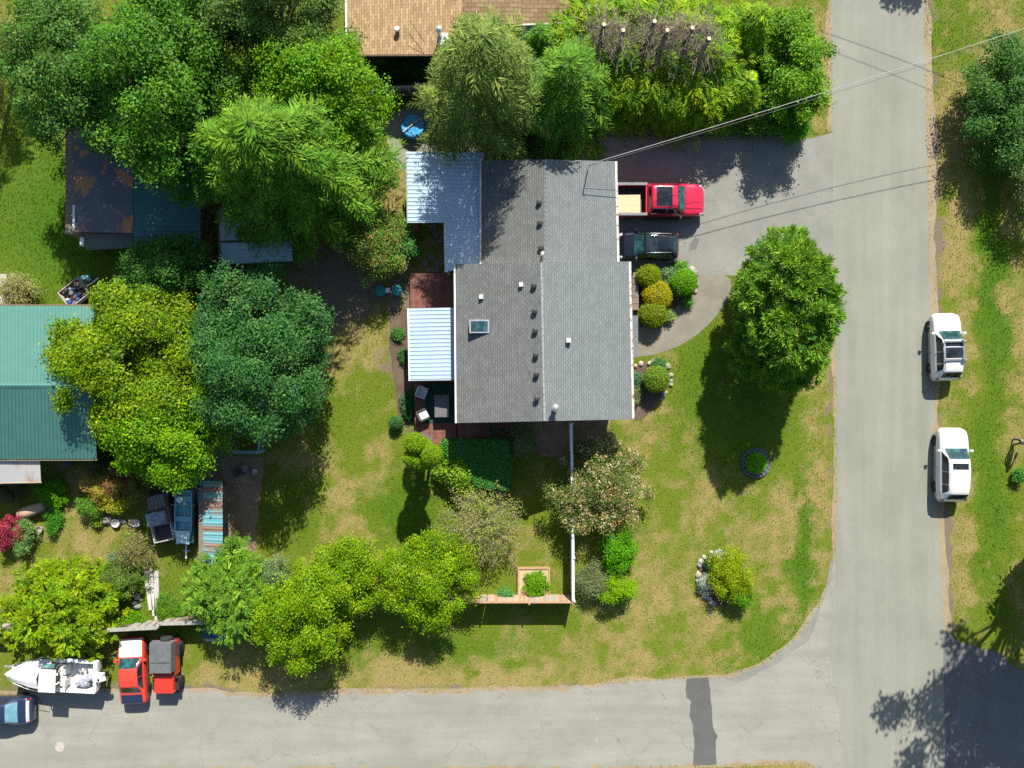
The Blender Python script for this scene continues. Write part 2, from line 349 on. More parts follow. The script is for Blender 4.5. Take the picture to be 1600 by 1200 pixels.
def asphalt_mat(name, c1, c2, stretch, crack=True, speck=70.0, stain=None):
    m, nt, ns, ls, b = _base(name); tc = coords(ns); st = coords(ns, 'Object', stretch, ls)
    f1 = noise(ns, ls, .35, 5, .6, tc); f2 = noise(ns, ls, 1.1, 5, .65, st); f3 = noise(ns, ls, speck, 2, .8, tc); f4 = noise(ns, ls, 9.0, 5, .7, tc)
    col = mixc(ns, ls, ramp(ns, ls, mathn(ns, ls, 'ADD', mathn(ns, ls, 'MULTIPLY', f1, .45), mathn(ns, ls, 'MULTIPLY', f2, .55)), .36, .64), c1, c2)
    col = mixc(ns, ls, ramp(ns, ls, f4, .25, .75), mixc(ns, ls, 1.0, col, (.88, .88, .88), 'MULTIPLY'), mixc(ns, ls, 1.0, col, (1.09, 1.09, 1.08), 'MULTIPLY'))
    col = mixc(ns, ls, ramp(ns, ls, f3, .25, .75), mixc(ns, ls, 1.0, col, (.74, .74, .74), 'MULTIPLY'), mixc(ns, ls, 1.0, col, (1.22, 1.22, 1.22), 'MULTIPLY'))
    if stain:
        col = mixc(ns, ls, mathn(ns, ls, 'MULTIPLY', ramp(ns, ls, noise(ns, ls, .55, 6, .7, tc, .5), .56, .74), .6), col, stain)
    if crack:
        vo = ns.new('ShaderNodeTexVoronoi'); vo.feature = 'DISTANCE_TO_EDGE'; vo.inputs['Scale'].default_value = .23
        wv = ns.new('ShaderNodeMixRGB'); wv.inputs[0].default_value = .12; ls.new(tc, wv.inputs[1])
        nz = ns.new('ShaderNodeTexNoise'); nz.inputs['Scale'].default_value = 1.3; nz.inputs['Detail'].default_value = 5; ls.new(tc, nz.inputs['Vector'])
        sc = ns.new('ShaderNodeVectorMath'); sc.operation = 'SCALE'; sc.inputs[3].default_value = 9.0; ls.new(nz.outputs['Color'], sc.inputs[0]); ls.new(sc.outputs[0], wv.inputs[2])
        ls.new(wv.outputs[0], vo.inputs['Vector'])
        k = mathn(ns, ls, 'MULTIPLY', ramp(ns, ls, vo.outputs['Distance'], .006, .0), ramp(ns, ls, f1, .42, .6))
        col = mixc(ns, ls, mathn(ns, ls, 'MULTIPLY', k, .55), col, (.07, .07, .065))
    ls.new(col, b.inputs['Base Color']); b.inputs['Roughness'].default_value = .93; b.inputs['Specular IOR Level'].default_value = .25
    bump(ns, ls, b, f3, .35, .01); MATS[name] = m; return m
A_MAIN = asphalt_mat('chip_seal_road', (.190, .194, .160), (.240, .245, .205), (1.0, .06, 1), crack=False)
A_SIDE = asphalt_mat('old_road', (.205, .203, .172), (.275, .270, .232), (.1, 1.0, 1), stain=(.16, .15, .13))
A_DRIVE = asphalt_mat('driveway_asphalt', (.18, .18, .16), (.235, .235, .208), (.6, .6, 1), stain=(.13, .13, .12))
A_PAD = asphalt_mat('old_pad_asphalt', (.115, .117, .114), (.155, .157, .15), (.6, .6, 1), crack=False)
A_PATCH = asphalt_mat('fresh_patch_asphalt', (.082, .084, .080), (.108, .108, .102), (1, 1, 1), crack=False)
CONC = asphalt_mat('aggregate_concrete', (.165, .152, .118), (.225, .21, .168), (1, 1, 1), crack=False, speck=40.0, stain=(.15, .145, .125))
GRAV = asphalt_mat('gravel', (.17, .165, .15), (.27, .26, .235), (1, 1, 1), crack=False, speck=28.0)
BARE = asphalt_mat('bare_earth', (.18, .128, .082), (.28, .21, .145), (1, 1, 1), crack=False, speck=30.0, stain=(.10, .075, .05))
MULCH = asphalt_mat('bark_mulch', (.07, .05, .036), (.135, .10, .072), (1, 1, 1), crack=False, speck=26.0)
SAND = asphalt_mat('sandy_shoulder', (.235, .185, .115), (.30, .24, .155), (1, 1, 1), crack=False, speck=22.0, stain=(.17, .16, .10))
def shoulder(edge, w, seed):
    R = random.Random(seed); out = []; back = []
    for (a, b) in zip(edge, edge[1:]):
        L = math.hypot(b[0] - a[0], b[1] - a[1]); n = max(1, int(L / 9)); nx, ny = -(b[1] - a[1]) / L, (b[0] - a[0]) / L
        for k in range(n):
            t = k / n; x, y = a[0] + (b[0] - a[0]) * t, a[1] + (b[1] - a[1]) * t; o = w * (.45 + 1.1 * vnoise(np.array([x * .03 + seed]), np.array([y * .03]))[0]) + R.uniform(-1.2, 1.2); out.append((x + nx * o, y + ny * o)); back.append((x - nx * 8, y - ny * 8))
    sheet('road_shoulder', out + back[::-1], .002, SAND)
shoulder([(1300, 215), (1299, 0), (1297, -120)][::-1], 9, 1); shoulder([(1303, 420), (1307, 620), (1308, 800), (1306, 880), (1284, 945), (1245, 998), (1190, 1040), (1130, 1060), (1080, 1062), (990, 1066), (860, 1078), (700, 1082), (545, 1082), (420, 1090), (300, 1080), (150, 1082), (-60, 1086)], 6, 2)
shoulder([(1476, 1000), (1470, 900), (1462, 760), (1456, 600), (1452, 400), (1447, 200), (1443, 0), (1440, -100)], 11, 3); shoulder([(-60, 1204), (500, 1199), (900, 1198), (1110, 1194), (1240, 1186), (1330, 1210)], 7, 4)
sheet('side_road', ragged(SIDE_ROAD, 7, 4.0, 3), .004, A_SIDE)
sheet('main_road', ragged(MAIN_ROAD, 8, 1.3, 1), .008, A_MAIN)
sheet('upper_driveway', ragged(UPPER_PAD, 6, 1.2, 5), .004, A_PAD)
sheet('driveway', ragged(DRIVEWAY, 7, 1.0, 2), .006, A_DRIVE)
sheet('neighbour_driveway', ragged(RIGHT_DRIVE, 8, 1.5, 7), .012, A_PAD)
sheet('front_walkway', ragged(smooth_poly(WALKWAY, 1), 6, .5, 4), .012, CONC)
sheet('gravel_pad', ragged(smooth_poly(GRAVEL_PAD), 5, 3, 6), .004, GRAV)
sheet('dog_run_earth', ragged(DOG_RUN, 5, 3, 8), .004, BARE)
PATCH = [(1073, 1060), (1107, 1058), (1110, 1085), (1113, 1120), (1115, 1140), (1121, 1150), (1118, 1156), (1119, 1194), (1083, 1196), (1085, 1165), (1083, 1135), (1078, 1118), (1080, 1095), (1073, 1090), (1071, 1075)]
sheet('gravel_apron', ragged([(1306, 850), (1300, 905), (1270, 985), (1262, 1003), (1225, 1030), (1150, 1068), (1135, 1060), (1190, 1038), (1246, 996), (1284, 942)], 4, 2.5, 17), .010, asphalt_mat('grey_gravel', (.165, .162, .145), (.225, .22, .195), (1, 1, 1), crack=False, speck=24.0, stain=(.22, .18, .12)))
sheet('asphalt_patch', ragged(PATCH, 5, .7, 9), .012, A_PATCH)
sheet('driveway_patch', [(1077, 382), (1086, 371), (1093, 374), (1088, 389), (1079, 392)], .010, A_PAD)
MUL = {'west_bed': [(610, 480), (640, 484), (640, 560), (648, 600), (648, 660), (625, 665), (618, 620), (608, 540)], 'front_bed': [(998, 425), (1062, 412), (1090, 432), (1080, 462), (1040, 492), (1000, 512), (990, 480)],
       'corner_bed': [(985, 575), (1000, 566), (1030, 566), (1046, 580), (1046, 606), (1030, 625), (1005, 655), (985, 655)], 'lawn_bed': smooth_poly([(1092, 868), (1125, 860), (1165, 880), (1174, 915), (1160, 945), (1115, 948), (1093, 915)])}
for k_, p_ in MUL.items(): sheet('planting_bed', ragged(p_, 5, 1.5, 12), .005 if k_ != 'front_bed' else .016, MULCH)
sheet('house_side_bed', ragged([(800, 655), (952, 655), (940, 700), (905, 735), (880, 720), (800, 700)], 6, 3, 14), .004, BARE)
# concrete joint between the two driveways
jm = MB()
for i in range(9):
    x0, x1 = 930 + i * 33, 930 + i * 33 + 32; a, b = G(x0, 215), G(x1, 216); jm = MB(); jm.box((a[0] + b[0]) / 2, a[1], .02, b[0] - a[0], .12, .05)
    o = jm.build('kerb_stone', CONC); o.parent = None
    if i == 0: KERB = tag(o, kind='structure'); KERB.name = 'driveway_kerb'
    else: o.parent = KERB

# grass blades: one mass over every unpaved piece of lawn
NOGRASS = [MAIN_ROAD, SIDE_ROAD, DRIVEWAY, UPPER_PAD, WALKWAY, RIGHT_DRIVE, GRAVEL_PAD, DOG_RUN] + list(MUL.values()) + [[(715, 250), (985, 250), (985, 660), (715, 660)], [(641, 427), (713, 427), (713, 690), (648, 690)], [(648, 596), (800, 596), (800, 690), (648, 690)],
           [(540, -80), (890, -80), (890, 90), (540, 90)], [(0, 480), (150, 480), (150, 720), (0, 720)], [(120, 220), (320, 220), (320, 390), (120, 390)]]
nB = 340000
bx = rng.uniform(-35, 35, nB); by = rng.uniform(-27, 27, nB); bpx, bpy_ = bx * PXM + 800, 600 - by * PXM
keep = np.ones(nB, bool)
for p_ in NOGRASS: keep &= ~in_poly(bpx, bpy_, p_)
d_, e_, l_ = ground_fields(bx, by); keep &= (e_ + rng.uniform(-.3, .3, nB)) < .55
bx, by, d_, l_ = bx[keep], by[keep], d_[keep], l_[keep]; n_ = len(bx)
a_ = rng.uniform(0, 2 * np.pi, n_); hgt = rng.uniform(.03, .085, n_) * (1 + .9 * l_ + .5 * d_); lean = rng.uniform(.02, .07, n_); wd = rng.uniform(.012, .030, n_)
V = np.zeros((n_, 3, 3)); ca, sa = np.cos(a_), np.sin(a_)
V[:, 0] = np.stack([bx - sa * wd, by + ca * wd, np.zeros(n_)], 1); V[:, 1] = np.stack([bx + sa * wd, by - ca * wd, np.zeros(n_)], 1); V[:, 2] = np.stack([bx + ca * lean, by + sa * lean, hgt], 1)
t_ = np.clip((d_ + rng.normal(0, .28, n_) - .35) / .55, 0, 1)[:, None]
gcol = np.array([.130, .18, .014]) * (1 - l_[:, None]) + np.array([.07, .15, .008]) * l_[:, None]
tint = (gcol * (1 - t_) + np.array([.33, .25, .095]) * t_) * rng.uniform(.7, 1.35, (n_, 1))
tag(big_mesh('grass', V.reshape(-1, 3), np.arange(n_ * 3).reshape(-1, 3), leaf_mat('grass_blade', .3, .6, .03), tint=tint, tri=True), 'patchy green and straw coloured grass of the lawns and verges', 'grass', kind='stuff')
# ------------------------------------------------------------------ vegetation
BARK = M('bark', (.085, .068, .052), (.15, .125, .10), 7, .95, .5, stretch=(1, 1, .25))
PALE_BARK = M('weathered_branch', (.43, .36, .27), (.27, .21, .15), 6, .95, .3)
CUT = M('fresh_cut_wood', (.62, .52, .38), (.5, .4, .27), 12, .85)
LEAF = leaf_mat('leaf', .36, .55, .012, 1.08, 1.45); NEEDLE = leaf_mat('needle', .30, .6, .008, 1.06, 1.5); PETAL = leaf_mat('petal', .35, .7, .02)
def unit(a): return a / np.maximum(np.linalg.norm(a, axis=-1, keepdims=True), 1e-9)
class Crown:
    def __init__(s, seed): s.r = np.random.default_rng(seed); s.V = []; s.C = []
    def leaves(s, P, D, N, L, W, col, bend=0.0):
        side = unit(np.cross(D, N)); L = np.broadcast_to(np.asarray(L, float).reshape(-1, 1), (len(P), 1)); W = np.broadcast_to(np.asarray(W, float).reshape(-1, 1), (len(P), 1))
        mid = P + D * L * .48; dz = np.zeros_like(P); dz[:, 2] = 1
        q = np.stack([P, mid + side * W * .5 - dz * bend * L, P + D * L, mid - side * W * .5 - dz * bend * L], 1)
        s.V.append(q.reshape(-1, 3)); s.C.append(col)
    def tint(s, n, pal, rep=1, jit=.16):
        """n clump colours drawn from the palette, each repeated for rep leaves with its own jitter"""
        pal = np.array(pal, float); k = s.r.integers(0, len(pal), n); k2 = s.r.integers(0, len(pal), n); w = s.r.random((n, 1)) * .6
        c = (pal[k] * (1 - w) + pal[k2] * w) * np.clip(s.r.normal(1, .17, (n, 1)), .55, 1.5); c = np.repeat(c, rep, 0)
        return np.clip(c * s.r.normal(1, jit, (len(c), 1)) * s.r.normal(1, .05, (len(c), 3)), .004, .9)
    # -- one clump of foliage at each C with outward direction O
    def broad(s, C, O, pal, m=14, sig=.22, size=.17, flat=.6):
        n = len(C); k = n * m; r = s.r
        off = r.normal(0, 1, (k, 3)) * sig; off[:, 2] *= flat
        P = np.repeat(C, m, 0) + off; o = np.repeat(O, m, 0)
        N = unit(o * .35 + np.array([0, 0, .75]) + r.normal(0, .38, (k, 3)))
        D = r.normal(0, 1, (k, 3)) + unit(off) * .8; D -= N * np.sum(D * N, 1, keepdims=True); D = unit(D); D[:, 2] -= .15; D = unit(D)
        L = size * r.uniform(.65, 1.3, k); s.leaves(P, D, N, L, L * r.uniform(.55, .8, k), s.tint(n, pal, m), .06)
    def frond(s, C, A, pal, length=.8, k=6, wid=.055, spread=.9, droop=.25, jit=.12):
        n = len(C); r = s.r; A = unit(A); side = unit(np.cross(A, np.array([0, 0, 1.0]))); Lf = length * r.uniform(.65, 1.25, (n, 1))
        roll = r.normal(0, .25, (n, 1)); side = unit(side + np.array([0, 0, 1.0]) * roll)
        m = 2 * k + 1; cols = s.tint(n, pal, m, jit).reshape(n, m, 3); P = np.zeros((n, m, 3)); D = np.zeros((n, m, 3)); L = np.zeros((n, m)); W = np.zeros((n, m))
        for i in range(k):
            t = (i + .3) / k
            for j, sg in enumerate((-1, 1)):
                q = 2 * i + j; P[:, q] = C + A * Lf * t - np.array([0, 0, 1.0]) * Lf * droop * t * t
                D[:, q] = unit(A * r.uniform(.75, 1.15, (n, 1)) + side * sg * spread * r.uniform(.7, 1.2, (n, 1)) + np.array([0, 0, -.35]) * t + r.normal(0, .1, (n, 3)))
                L[:, q] = (Lf[:, 0] * (.62 - .36 * t)) * r.uniform(.75, 1.2, n); W[:, q] = wid * r.uniform(.8, 1.3, n) * (1.5 - t)
        P[:, -1] = C + A * Lf * .8 - np.array([0, 0, 1.0]) * Lf * droop * .64; D[:, -1] = unit(A + np.array([0, 0, -.5 * droop])); L[:, -1] = Lf[:, 0] * .4; W[:, -1] = wid
        Dv = D.reshape(-1, 3); N = unit(np.array([0, 0, 1.0]) + r.normal(0, .32, Dv.shape))
        s.leaves(P.reshape(-1, 3), Dv, N, L.ravel(), W.ravel(), cols.reshape(-1, 3), .05)
    def star(s, C, O, pal, m=12, length=.42, wid=.075, out=.6):
        n = len(C); k = n * m; r = s.r; o = np.repeat(O, m, 0)
        D = unit(o * out + r.normal(0, .62, (k, 3)) + np.array([0, 0, .12])); P = np.repeat(C, m, 0) + D * .04
        N = unit(np.array([0, 0, 1.0]) + r.normal(0, .5, (k, 3))); s.leaves(P, D, N, length * r.uniform(.6, 1.25, k), wid * r.uniform(.7, 1.3, k), s.tint(n, pal, m), .03)
    def build(s, name, mat, parent):
        V = np.concatenate(s.V); C = np.concatenate(s.C)
        return big_mesh(name, V, np.arange(len(V)).reshape(-1, 4), mat, parent, tint=C)

def dome_points(r, n, lobes, low=-.25, thick=.28):
    """points near the outer skin of a union of ellipsoids (cx,cy,cz,rx,ry,rz), with their outward directions"""
    lob = np.array(lobes, float); w = lob[:, 3] * lob[:, 4]; k = r.choice(len(lob), n * 2, p=w / w.sum())
    d = unit(r.normal(0, 1, (n * 2, 3))); d[:, 2] = np.where(d[:, 2] < low, -d[:, 2] * .6, d[:, 2]); d = unit(d)
    q = 1 - np.abs(r.normal(0, thick, (n * 2, 1))) ; P = lob[k, :3] + d * lob[k, 3:] * np.clip(q, .35, 1.04)
    ins = np.zeros(len(P), bool)
    for j, L in enumerate(lob):
        e = np.sum(((P - L[:3]) / (L[3:] * .80)) ** 2, 1); ins |= (e < 1) & (k != j)
    keep = ~ins | (r.random(len(P)) < .12)
    P, d = P[keep][:n], d[keep][:n]; ok = P[:, 2] > .05
    return P[ok], d[ok]

def trunk(parent, h, r0, tops=(), seed=0, mat=None, name='trunk'):
    rr = random.Random(seed); m = MB(); pts = [(0, 0, -.1), (rr.uniform(-.05, .05), rr.uniform(-.05, .05), h * .4), (rr.uniform(-.15, .15), rr.uniform(-.15, .15), h * .8)]
    m.tube(pts, [r0 * 1.25, r0 * .85, r0 * .4], 8)
    for t in tops:
        z0 = rr.uniform(.3, .6) * min(h, max(.4, t[2])); z0 = min(z0, t[2] * .8); mid = (t[0] * .45, t[1] * .45, z0 + (t[2] - z0) * .6)
        m.tube([(0, 0, z0), mid, t], [r0 * .5, r0 * .3, r0 * .10], 5)
    return m.build(name, mat or BARK, parent, True)

def place(px, py, rx, ry, h, mid=.6):
    """base of a plant whose crown, at mid of its height, the photo shows round px, py with pixel radii rx, ry"""
    hm = h * mid; x, y = G(px, py, hm); k = (CAMH - hm) / CAMH / PXM; return x, y, rx * k, ry * k
SEED = [100]
def nseed(): SEED[0] += 1; return SEED[0]
def tree(name, label, px, py, rx, ry, h, pal, n=1500, m=15, size=.18, sig=.24, lobes=9, base=.25, cat='tree', group=None, mode='broad', thick=.28, trunk_r=None, extra=None, branches=0, mid=.62, length=.5, wid=.07, lobe_r=(.19, .34), cmat=None, bark=None):
    sd = nseed(); x, y, RX, RY = place(px, py, rx, ry, h, mid); rr = random.Random(sd); r = np.random.default_rng(sd)
    t = thing(name, label, cat, (x, y, 0), 0, group); L = []
    zc = h * (base + 1) / 2; hz = h * (1 - base) / 2
    nl = int(lobes * 4.2) if min(RX, RY) > 1.6 else int(lobes * 2.4)
    for i in range(nl):
        a = 2.399963 * i + rr.uniform(-.5, .5); q = min(.93, math.sqrt((i + .35) / nl) * .84 * rr.uniform(.9, 1.12)); kz = math.sqrt(max(0, 1 - q * q)); lr = rr.uniform(*((.12, .24) if min(RX, RY) > 1.6 else lobe_r)) * (1.1 - .2 * q)
        L.append((RX * q * math.cos(a), RY * q * math.sin(a), zc + hz * (kz * rr.uniform(.0, 1.0) - .25), RX * lr, RY * lr, max(hz * lr * rr.uniform(.8, 1.3), .2)))
    for i in range(int(lobes * 3)):
        a = rr.uniform(0, 6.283); q = rr.uniform(.86, 1.1); lr = rr.uniform(.07, .15); L.append((RX * q * math.cos(a), RY * q * math.sin(a), zc + hz * rr.uniform(-.75, .3), RX * lr, RY * lr, max(.15, hz * lr)))
    c = Crown(sd)
    P, O = dome_points(r, n, L, thick=.16)
    Pb, Ob = dome_points(r, n // 4, [(0, 0, zc - hz * .5, RX * .82, RY * .82, hz * .42)], thick=.25); P = np.concatenate([P, Pb]); O = np.concatenate([O, Ob])
    cl = np.floor(P / .8 + .37 * sd); bu = np.sin((cl[:, 0] * 73 + cl[:, 1] * 151 + cl[:, 2] * 31) * 12.9898); P = P + O * (bu * .07 * min(RX, RY, 3.5))[:, None]; k_ = P[:, 2] > .04; P, O = P[k_], O[k_]
    if mode == 'broad': c.broad(P, O, pal, int(m * 1.65), sig * .86, size * .74)
    elif mode == 'frond':
        A = O.copy(); A[:, 2] = A[:, 2] * .25 - .12; A += r.normal(0, .22, A.shape); c.frond(P, A, pal, length, 5, wid)
    elif mode == 'star': c.star(P, O, pal, m, length, wid)
    if extra is not None:
        P2, O2 = dome_points(r, extra[1], L, low=.1, thick=.05); c.broad(P2 + O2 * .05, O2, extra[0], extra[2], .09, extra[3])
    c.build('crown' if cat == 'tree' else 'foliage', cmat or (LEAF if mode == 'broad' else NEEDLE), t)
    tops = [(l[0], l[1], l[2]) for l in L]
    tr = trunk(t, h * .8, trunk_r or max(.03, h * .022), tops, sd, bark, 'trunk' if cat == 'tree' else 'stem')
    return t
def conifer(name, label, px, py, rx, ry, h, pal, levels=16, per=7, base=.12, length=.75, wid=.07, seed=None, droop=.22, dead=0.0, mid=.35, group=None, power=.8, upw=.05):
    sd = seed or nseed(); x, y, RX, RY = place(px, py, rx, ry, h, mid); r = np.random.default_rng(sd); t = thing(name, label, 'tree', (x, y, 0), 0, group)
    c = Crown(sd); C, A = [], []; tb = MB(); tb.tube([(0, 0, -.1), (0, 0, h * .5), (0, 0, h * .985)], [h * .022, h * .014, .02], 7); br = MB()
    for i in range(levels):
        f = i / (levels - 1); z = h * (base + (1 - base) * f * .97); Ls = (1 - f) ** power * .97 + .03
        nb = max(4, int(per * (1.25 - .5 * f)))
        for k in range(nb):
            a = 2 * math.pi * k / nb + i * 2.1 + r.uniform(-.25, .25); L = Ls * r.uniform(.58, 1.22); dx, dy = math.cos(a) * RX * L, math.sin(a) * RY * L; ln = math.hypot(dx, dy); u = np.array([dx, dy, 0]) / max(ln, 1e-6)
            pz = lambda s: z + upw * ln * s - droop * ln * s * s * r.uniform(.8, 1.2)
            if i % 2 == 0: br.tube([(0, 0, z), (dx * .5, dy * .5, float(pz(.5))), (dx * .93, dy * .93, float(pz(.93)))], [.035, .02, .008], 4, False)
            ns_ = max(2, int(ln / .26)); side = np.array([-u[1], u[0], 0])
            for q in range(ns_):
                s_ = .22 + .78 * (q + r.uniform(0, .8)) / ns_; p = np.array([dx * s_, dy * s_, float(pz(s_)) + r.normal(0, .05)])
                for sg in (-1, 1):
                    C.append(p + side * sg * r.uniform(0, .12)); A.append(u * r.uniform(.6, 1.1) + side * sg * r.uniform(.35, .95) * (1.15 - s_ * .5) + np.array([0, 0, -.15 - droop * .5 * s_]))
            C.append(np.array([dx * .95, dy * .95, float(pz(.95))])); A.append(u + np.array([0, 0, -.1 - droop * .6]))
    C, A = np.array(C), np.array(A); c.frond(C, A, pal, length, 5, wid, droop=.3)
    c.build('crown', NEEDLE, t); tb.build('trunk', BARK, t, True); br.build('branches', BARK, t)['kind'] = 'stuff'
    return t
def globe(name, label, px, py, r_px, h, pal, n=1500, group=None, rat=.85, parent=None, m=5, size=.075, ry=None):
    """a clipped shrub: tight skin of small leaves over a round dome"""
    sd = nseed(); x, y, R, RY = place(px, py, r_px, ry or r_px, h, .45); r = np.random.default_rng(sd); t = thing(name, label, 'shrub', (x, y, 0), 0, group)
    L = [(0, 0, h * .5, R, RY, h * .5)]; L += [(R * .25 * math.cos(a), RY * .25 * math.sin(a), h * .5, R * .80, RY * .80, h * .485) for a in (.5, 2.2, 4.1, 5.3)]
    c = Crown(sd); P, O = dome_points(r, n, L[:1], low=-.6, thick=.05); bumpy = 1 + (fbm(P[:, 0] * 2.2 + sd, P[:, 1] * 2.2 + P[:, 2]) - .5)[:, None] * .22
    P = (P - [0, 0, h * .5]) * bumpy + [0, 0, h * .5]; c.broad(P, O, pal, m, .06, size, 1.0); c.build('foliage', LEAF, t)
    core = MB(); core.lathe([(R * .3, .02), (R * .78, h * .25), (R * .84, h * .5), (R * .62, h * .8), (R * .2, h * .93)], 0, 0, 14); core.build('inner_branches', BARK, t, True)
    return t
# palettes (base colours)
MAPLE_G = [(.045, .125, .016), (.06, .15, .018), (.035, .10, .016), (.085, .17, .02)]
MAPLE_Y = [(.125, .19, .014), (.165, .215, .016), (.09, .16, .014), (.06, .13, .014)]
DARK_G = [(.024, .085, .028), (.034, .105, .03), (.055, .13, .034), (.02, .068, .024), (.03, .10, .03), (.075, .15, .04)]
BRIGHT = [(.075, .185, .014), (.10, .205, .016), (.055, .15, .014), (.14, .22, .016)]
CEDAR_Y = [(.095, .185, .022), (.07, .155, .018), (.125, .215, .028), (.045, .115, .016)]
OLIVE = [(.125, .175, .042), (.09, .14, .034), (.165, .205, .055), (.06, .095, .026)]
FIR = [(.08, .175, .024), (.055, .135, .022), (.115, .205, .028), (.035, .09, .018)]
LIME = [(.135, .215, .012), (.175, .24, .013), (.095, .18, .012), (.065, .145, .012)]
GOLD = [(.26, .235, .012), (.30, .26, .018), (.20, .20, .012)]
BROWNG = [(.14, .17, .04), (.18, .18, .06), (.11, .155, .03), (.22, .20, .10), (.16, .21, .03)]

# --- north-west block of the photograph
tree('maple_tree', 'tall dense green maple beside the dark felt shed roof', 262, 120, 105, 150, 12, MAPLE_G, 2100, 15, .21, .27, 11)
tree('maple_tree', 'deep green maple at the back corner behind the felt shed', 112, 108, 105, 112, 10.5, [(.035, .095, .02), (.05, .12, .02), (.07, .13, .03)], 1700, 15, .2, .26, 9)
conifer('cedar_tree', 'sparse straw coloured conifer with long bare tips at the yard corner', -20, 62, 78, 95, 8, [(.20, .18, .06), (.14, .14, .04), (.10, .12, .03)], 8, 6, .3, .6, .05)
tree('alder_tree', 'darker alder with pale twigs north of the bright green maple', 405, 20, 120, 62, 12.5, [(.05, .11, .022), (.075, .13, .03), (.11, .15, .045)], 1500, 14, .18, .26, 8, bark=PALE_BARK)
tree('maple_tree', 'bright yellow green maple leaning towards the tan shingle roof', 480, 150, 112, 92, 10, BRIGHT, 1900, 15, .19, .25, 10)
conifer('cedar_tree', 'big feathery yellow green cedar spreading over the small sheds', 448, 252, 150, 106, 12, CEDAR_Y, 16, 9, .25, 1.1, .075, droop=.16, mid=.5, power=.5)
tree('rhododendron_bush', 'glossy green bush with reddish tips south of the feathery cedar', 585, 375, 52, 58, 3.6, [(.065, .15, .022), (.09, .17, .03), (.20, .15, .06), (.05, .12, .02)], 800, 13, .15, .2, 8, .05, 'shrub')
tree('bay_shrub', 'dim shrub between the rhododendron and the blue metal roof', 632, 380, 18, 24, 2.2, DARK_G, 220, 12, .13, .16, 5, .05, 'shrub')
# --- west block
tree('maple_tree', 'yellow green maple overhanging the green barn roof', 205, 562, 108, 118, 7.8, MAPLE_Y, 2100, 15, .20, .26, 11)
tree('maple_tree', 'light green maple in front of the rusty lean-to', 262, 672, 88, 78, 6.8, [(.095, .20, .014), (.135, .235, .016), (.06, .155, .014)], 1500, 15, .19, .25, 9)
tree('oak_tree', 'dark blue green tree overhanging the back lawn', 398, 552, 98, 126, 9.0, DARK_G, 2300, 15, .18, .25, 12)
tree('elder_tree', 'dark green leafy tree by the teal shed roof', 255, 425, 75, 48, 5.5, [(.04, .11, .02), (.06, .14, .022), (.028, .08, .02)], 900, 14, .18, .23, 7, .15)
# --- north block
conifer('fir_tree', 'olive grey fir over the pale blue patio roof', 761, 160, 94, 88, 12.6, OLIVE, 15, 7, .22, 1.0, .065, droop=.12, mid=.34, power=.45)
conifer('fir_tree', 'fresh green fir touching the grey house roof', 880, 155, 82, 88, 8.3, FIR, 12, 7, .12, 1.05, .075, droop=.2, mid=.35, power=.6)
conifer('fir_tree', 'young green fir squeezed against the tan roof gutter', 842, 84, 38, 30, 5, FIR, 10, 7, .2, .6, .075, mid=.4)
def topped_cedar(label, px, py, h, reach, seed):
    x, y = G(px, py, h); r = np.random.default_rng(seed); t = thing('topped_cedar', label, 'tree', (x, y, 0), 0, 'topped cedars of the north hedge')
    m = MB(); m.tube([(0, 0, -.1), (.03, 0, h * .5), (0, 0, h)], [.24, .17, .12], 9); tk = m.build('trunk', BARK, t, True)
    m = MB(); m.lathe([(.115, h + .001), (.112, h + .012)], 0, 0, 10); m.build('cut_top', CUT, tk)
    d = MB(); q = Crown(seed)
    for i in range(52):
        a = r.uniform(0, 2 * math.pi); z = h * r.uniform(.62, .99); L = reach * r.uniform(.35, .95) * (.5 + .7 * (1 - (z / h - .6) / .4)); e = np.array([math.cos(a) * L, math.sin(a) * L, z + r.uniform(-.12, .22) * L]); mid = e * [.5, .5, 1] + [0, 0, (z - e[2]) * .35 + r.normal(0, .06)]
        d.tube([(0, 0, z), tuple(mid), tuple(e)], [.034, .024, .010], 3, False)
        for k in range(4):
            s = r.uniform(.3, .95); p = np.array([0, 0, z]) * (1 - s) + e * s; b = a + r.choice((-1, 1)) * r.uniform(.4, 1.0); l2 = r.uniform(.25, .6)
            d.tube([tuple(p), (p[0] + math.cos(b) * l2, p[1] + math.sin(b) * l2, p[2] + r.uniform(-.1, .2))], [.017, .008], 3, False)
    d.build('dead_branches', PALE_BARK, t)['kind'] = 'stuff'
    C, A = [], []
    for i in range(1050):
        a = r.uniform(0, 2 * math.pi); z = h * r.uniform(.1, .66); R = reach * (1.32 - .5 * z / h) * r.uniform(.5, 1.1); C.append((math.cos(a) * R, math.sin(a) * R, z)); A.append((math.cos(a) + r.normal(0, .3), math.sin(a) + r.normal(0, .3), -.12))
    c = Crown(seed); c.frond(np.array(C), np.array(A), [(.13, .20, .016), (.095, .185, .018), (.19, .25, .02), (.07, .15, .016)], .8, 5, .07, droop=.25); c.build('crown', NEEDLE, t)
for i, (a, b, h) in enumerate([(944, 38, 6.6), (974, 47, 6.4), (1023, 33, 6.9), (1043, 47, 6.3), (1082, 43, 6.5), (1108, 60, 6.0)]): topped_cedar(['topped dead cedar next to the tan house roof', 'second topped dead cedar counting from the tan house roof', 'tallest topped dead cedar in the middle of the north hedge', 'fourth topped dead cedar counting from the tan house roof', 'fifth topped dead cedar counting from the tan house roof', 'lowest topped dead cedar closest to the road end of the hedge'][i], a, b, h, 2.7, 900 + i)
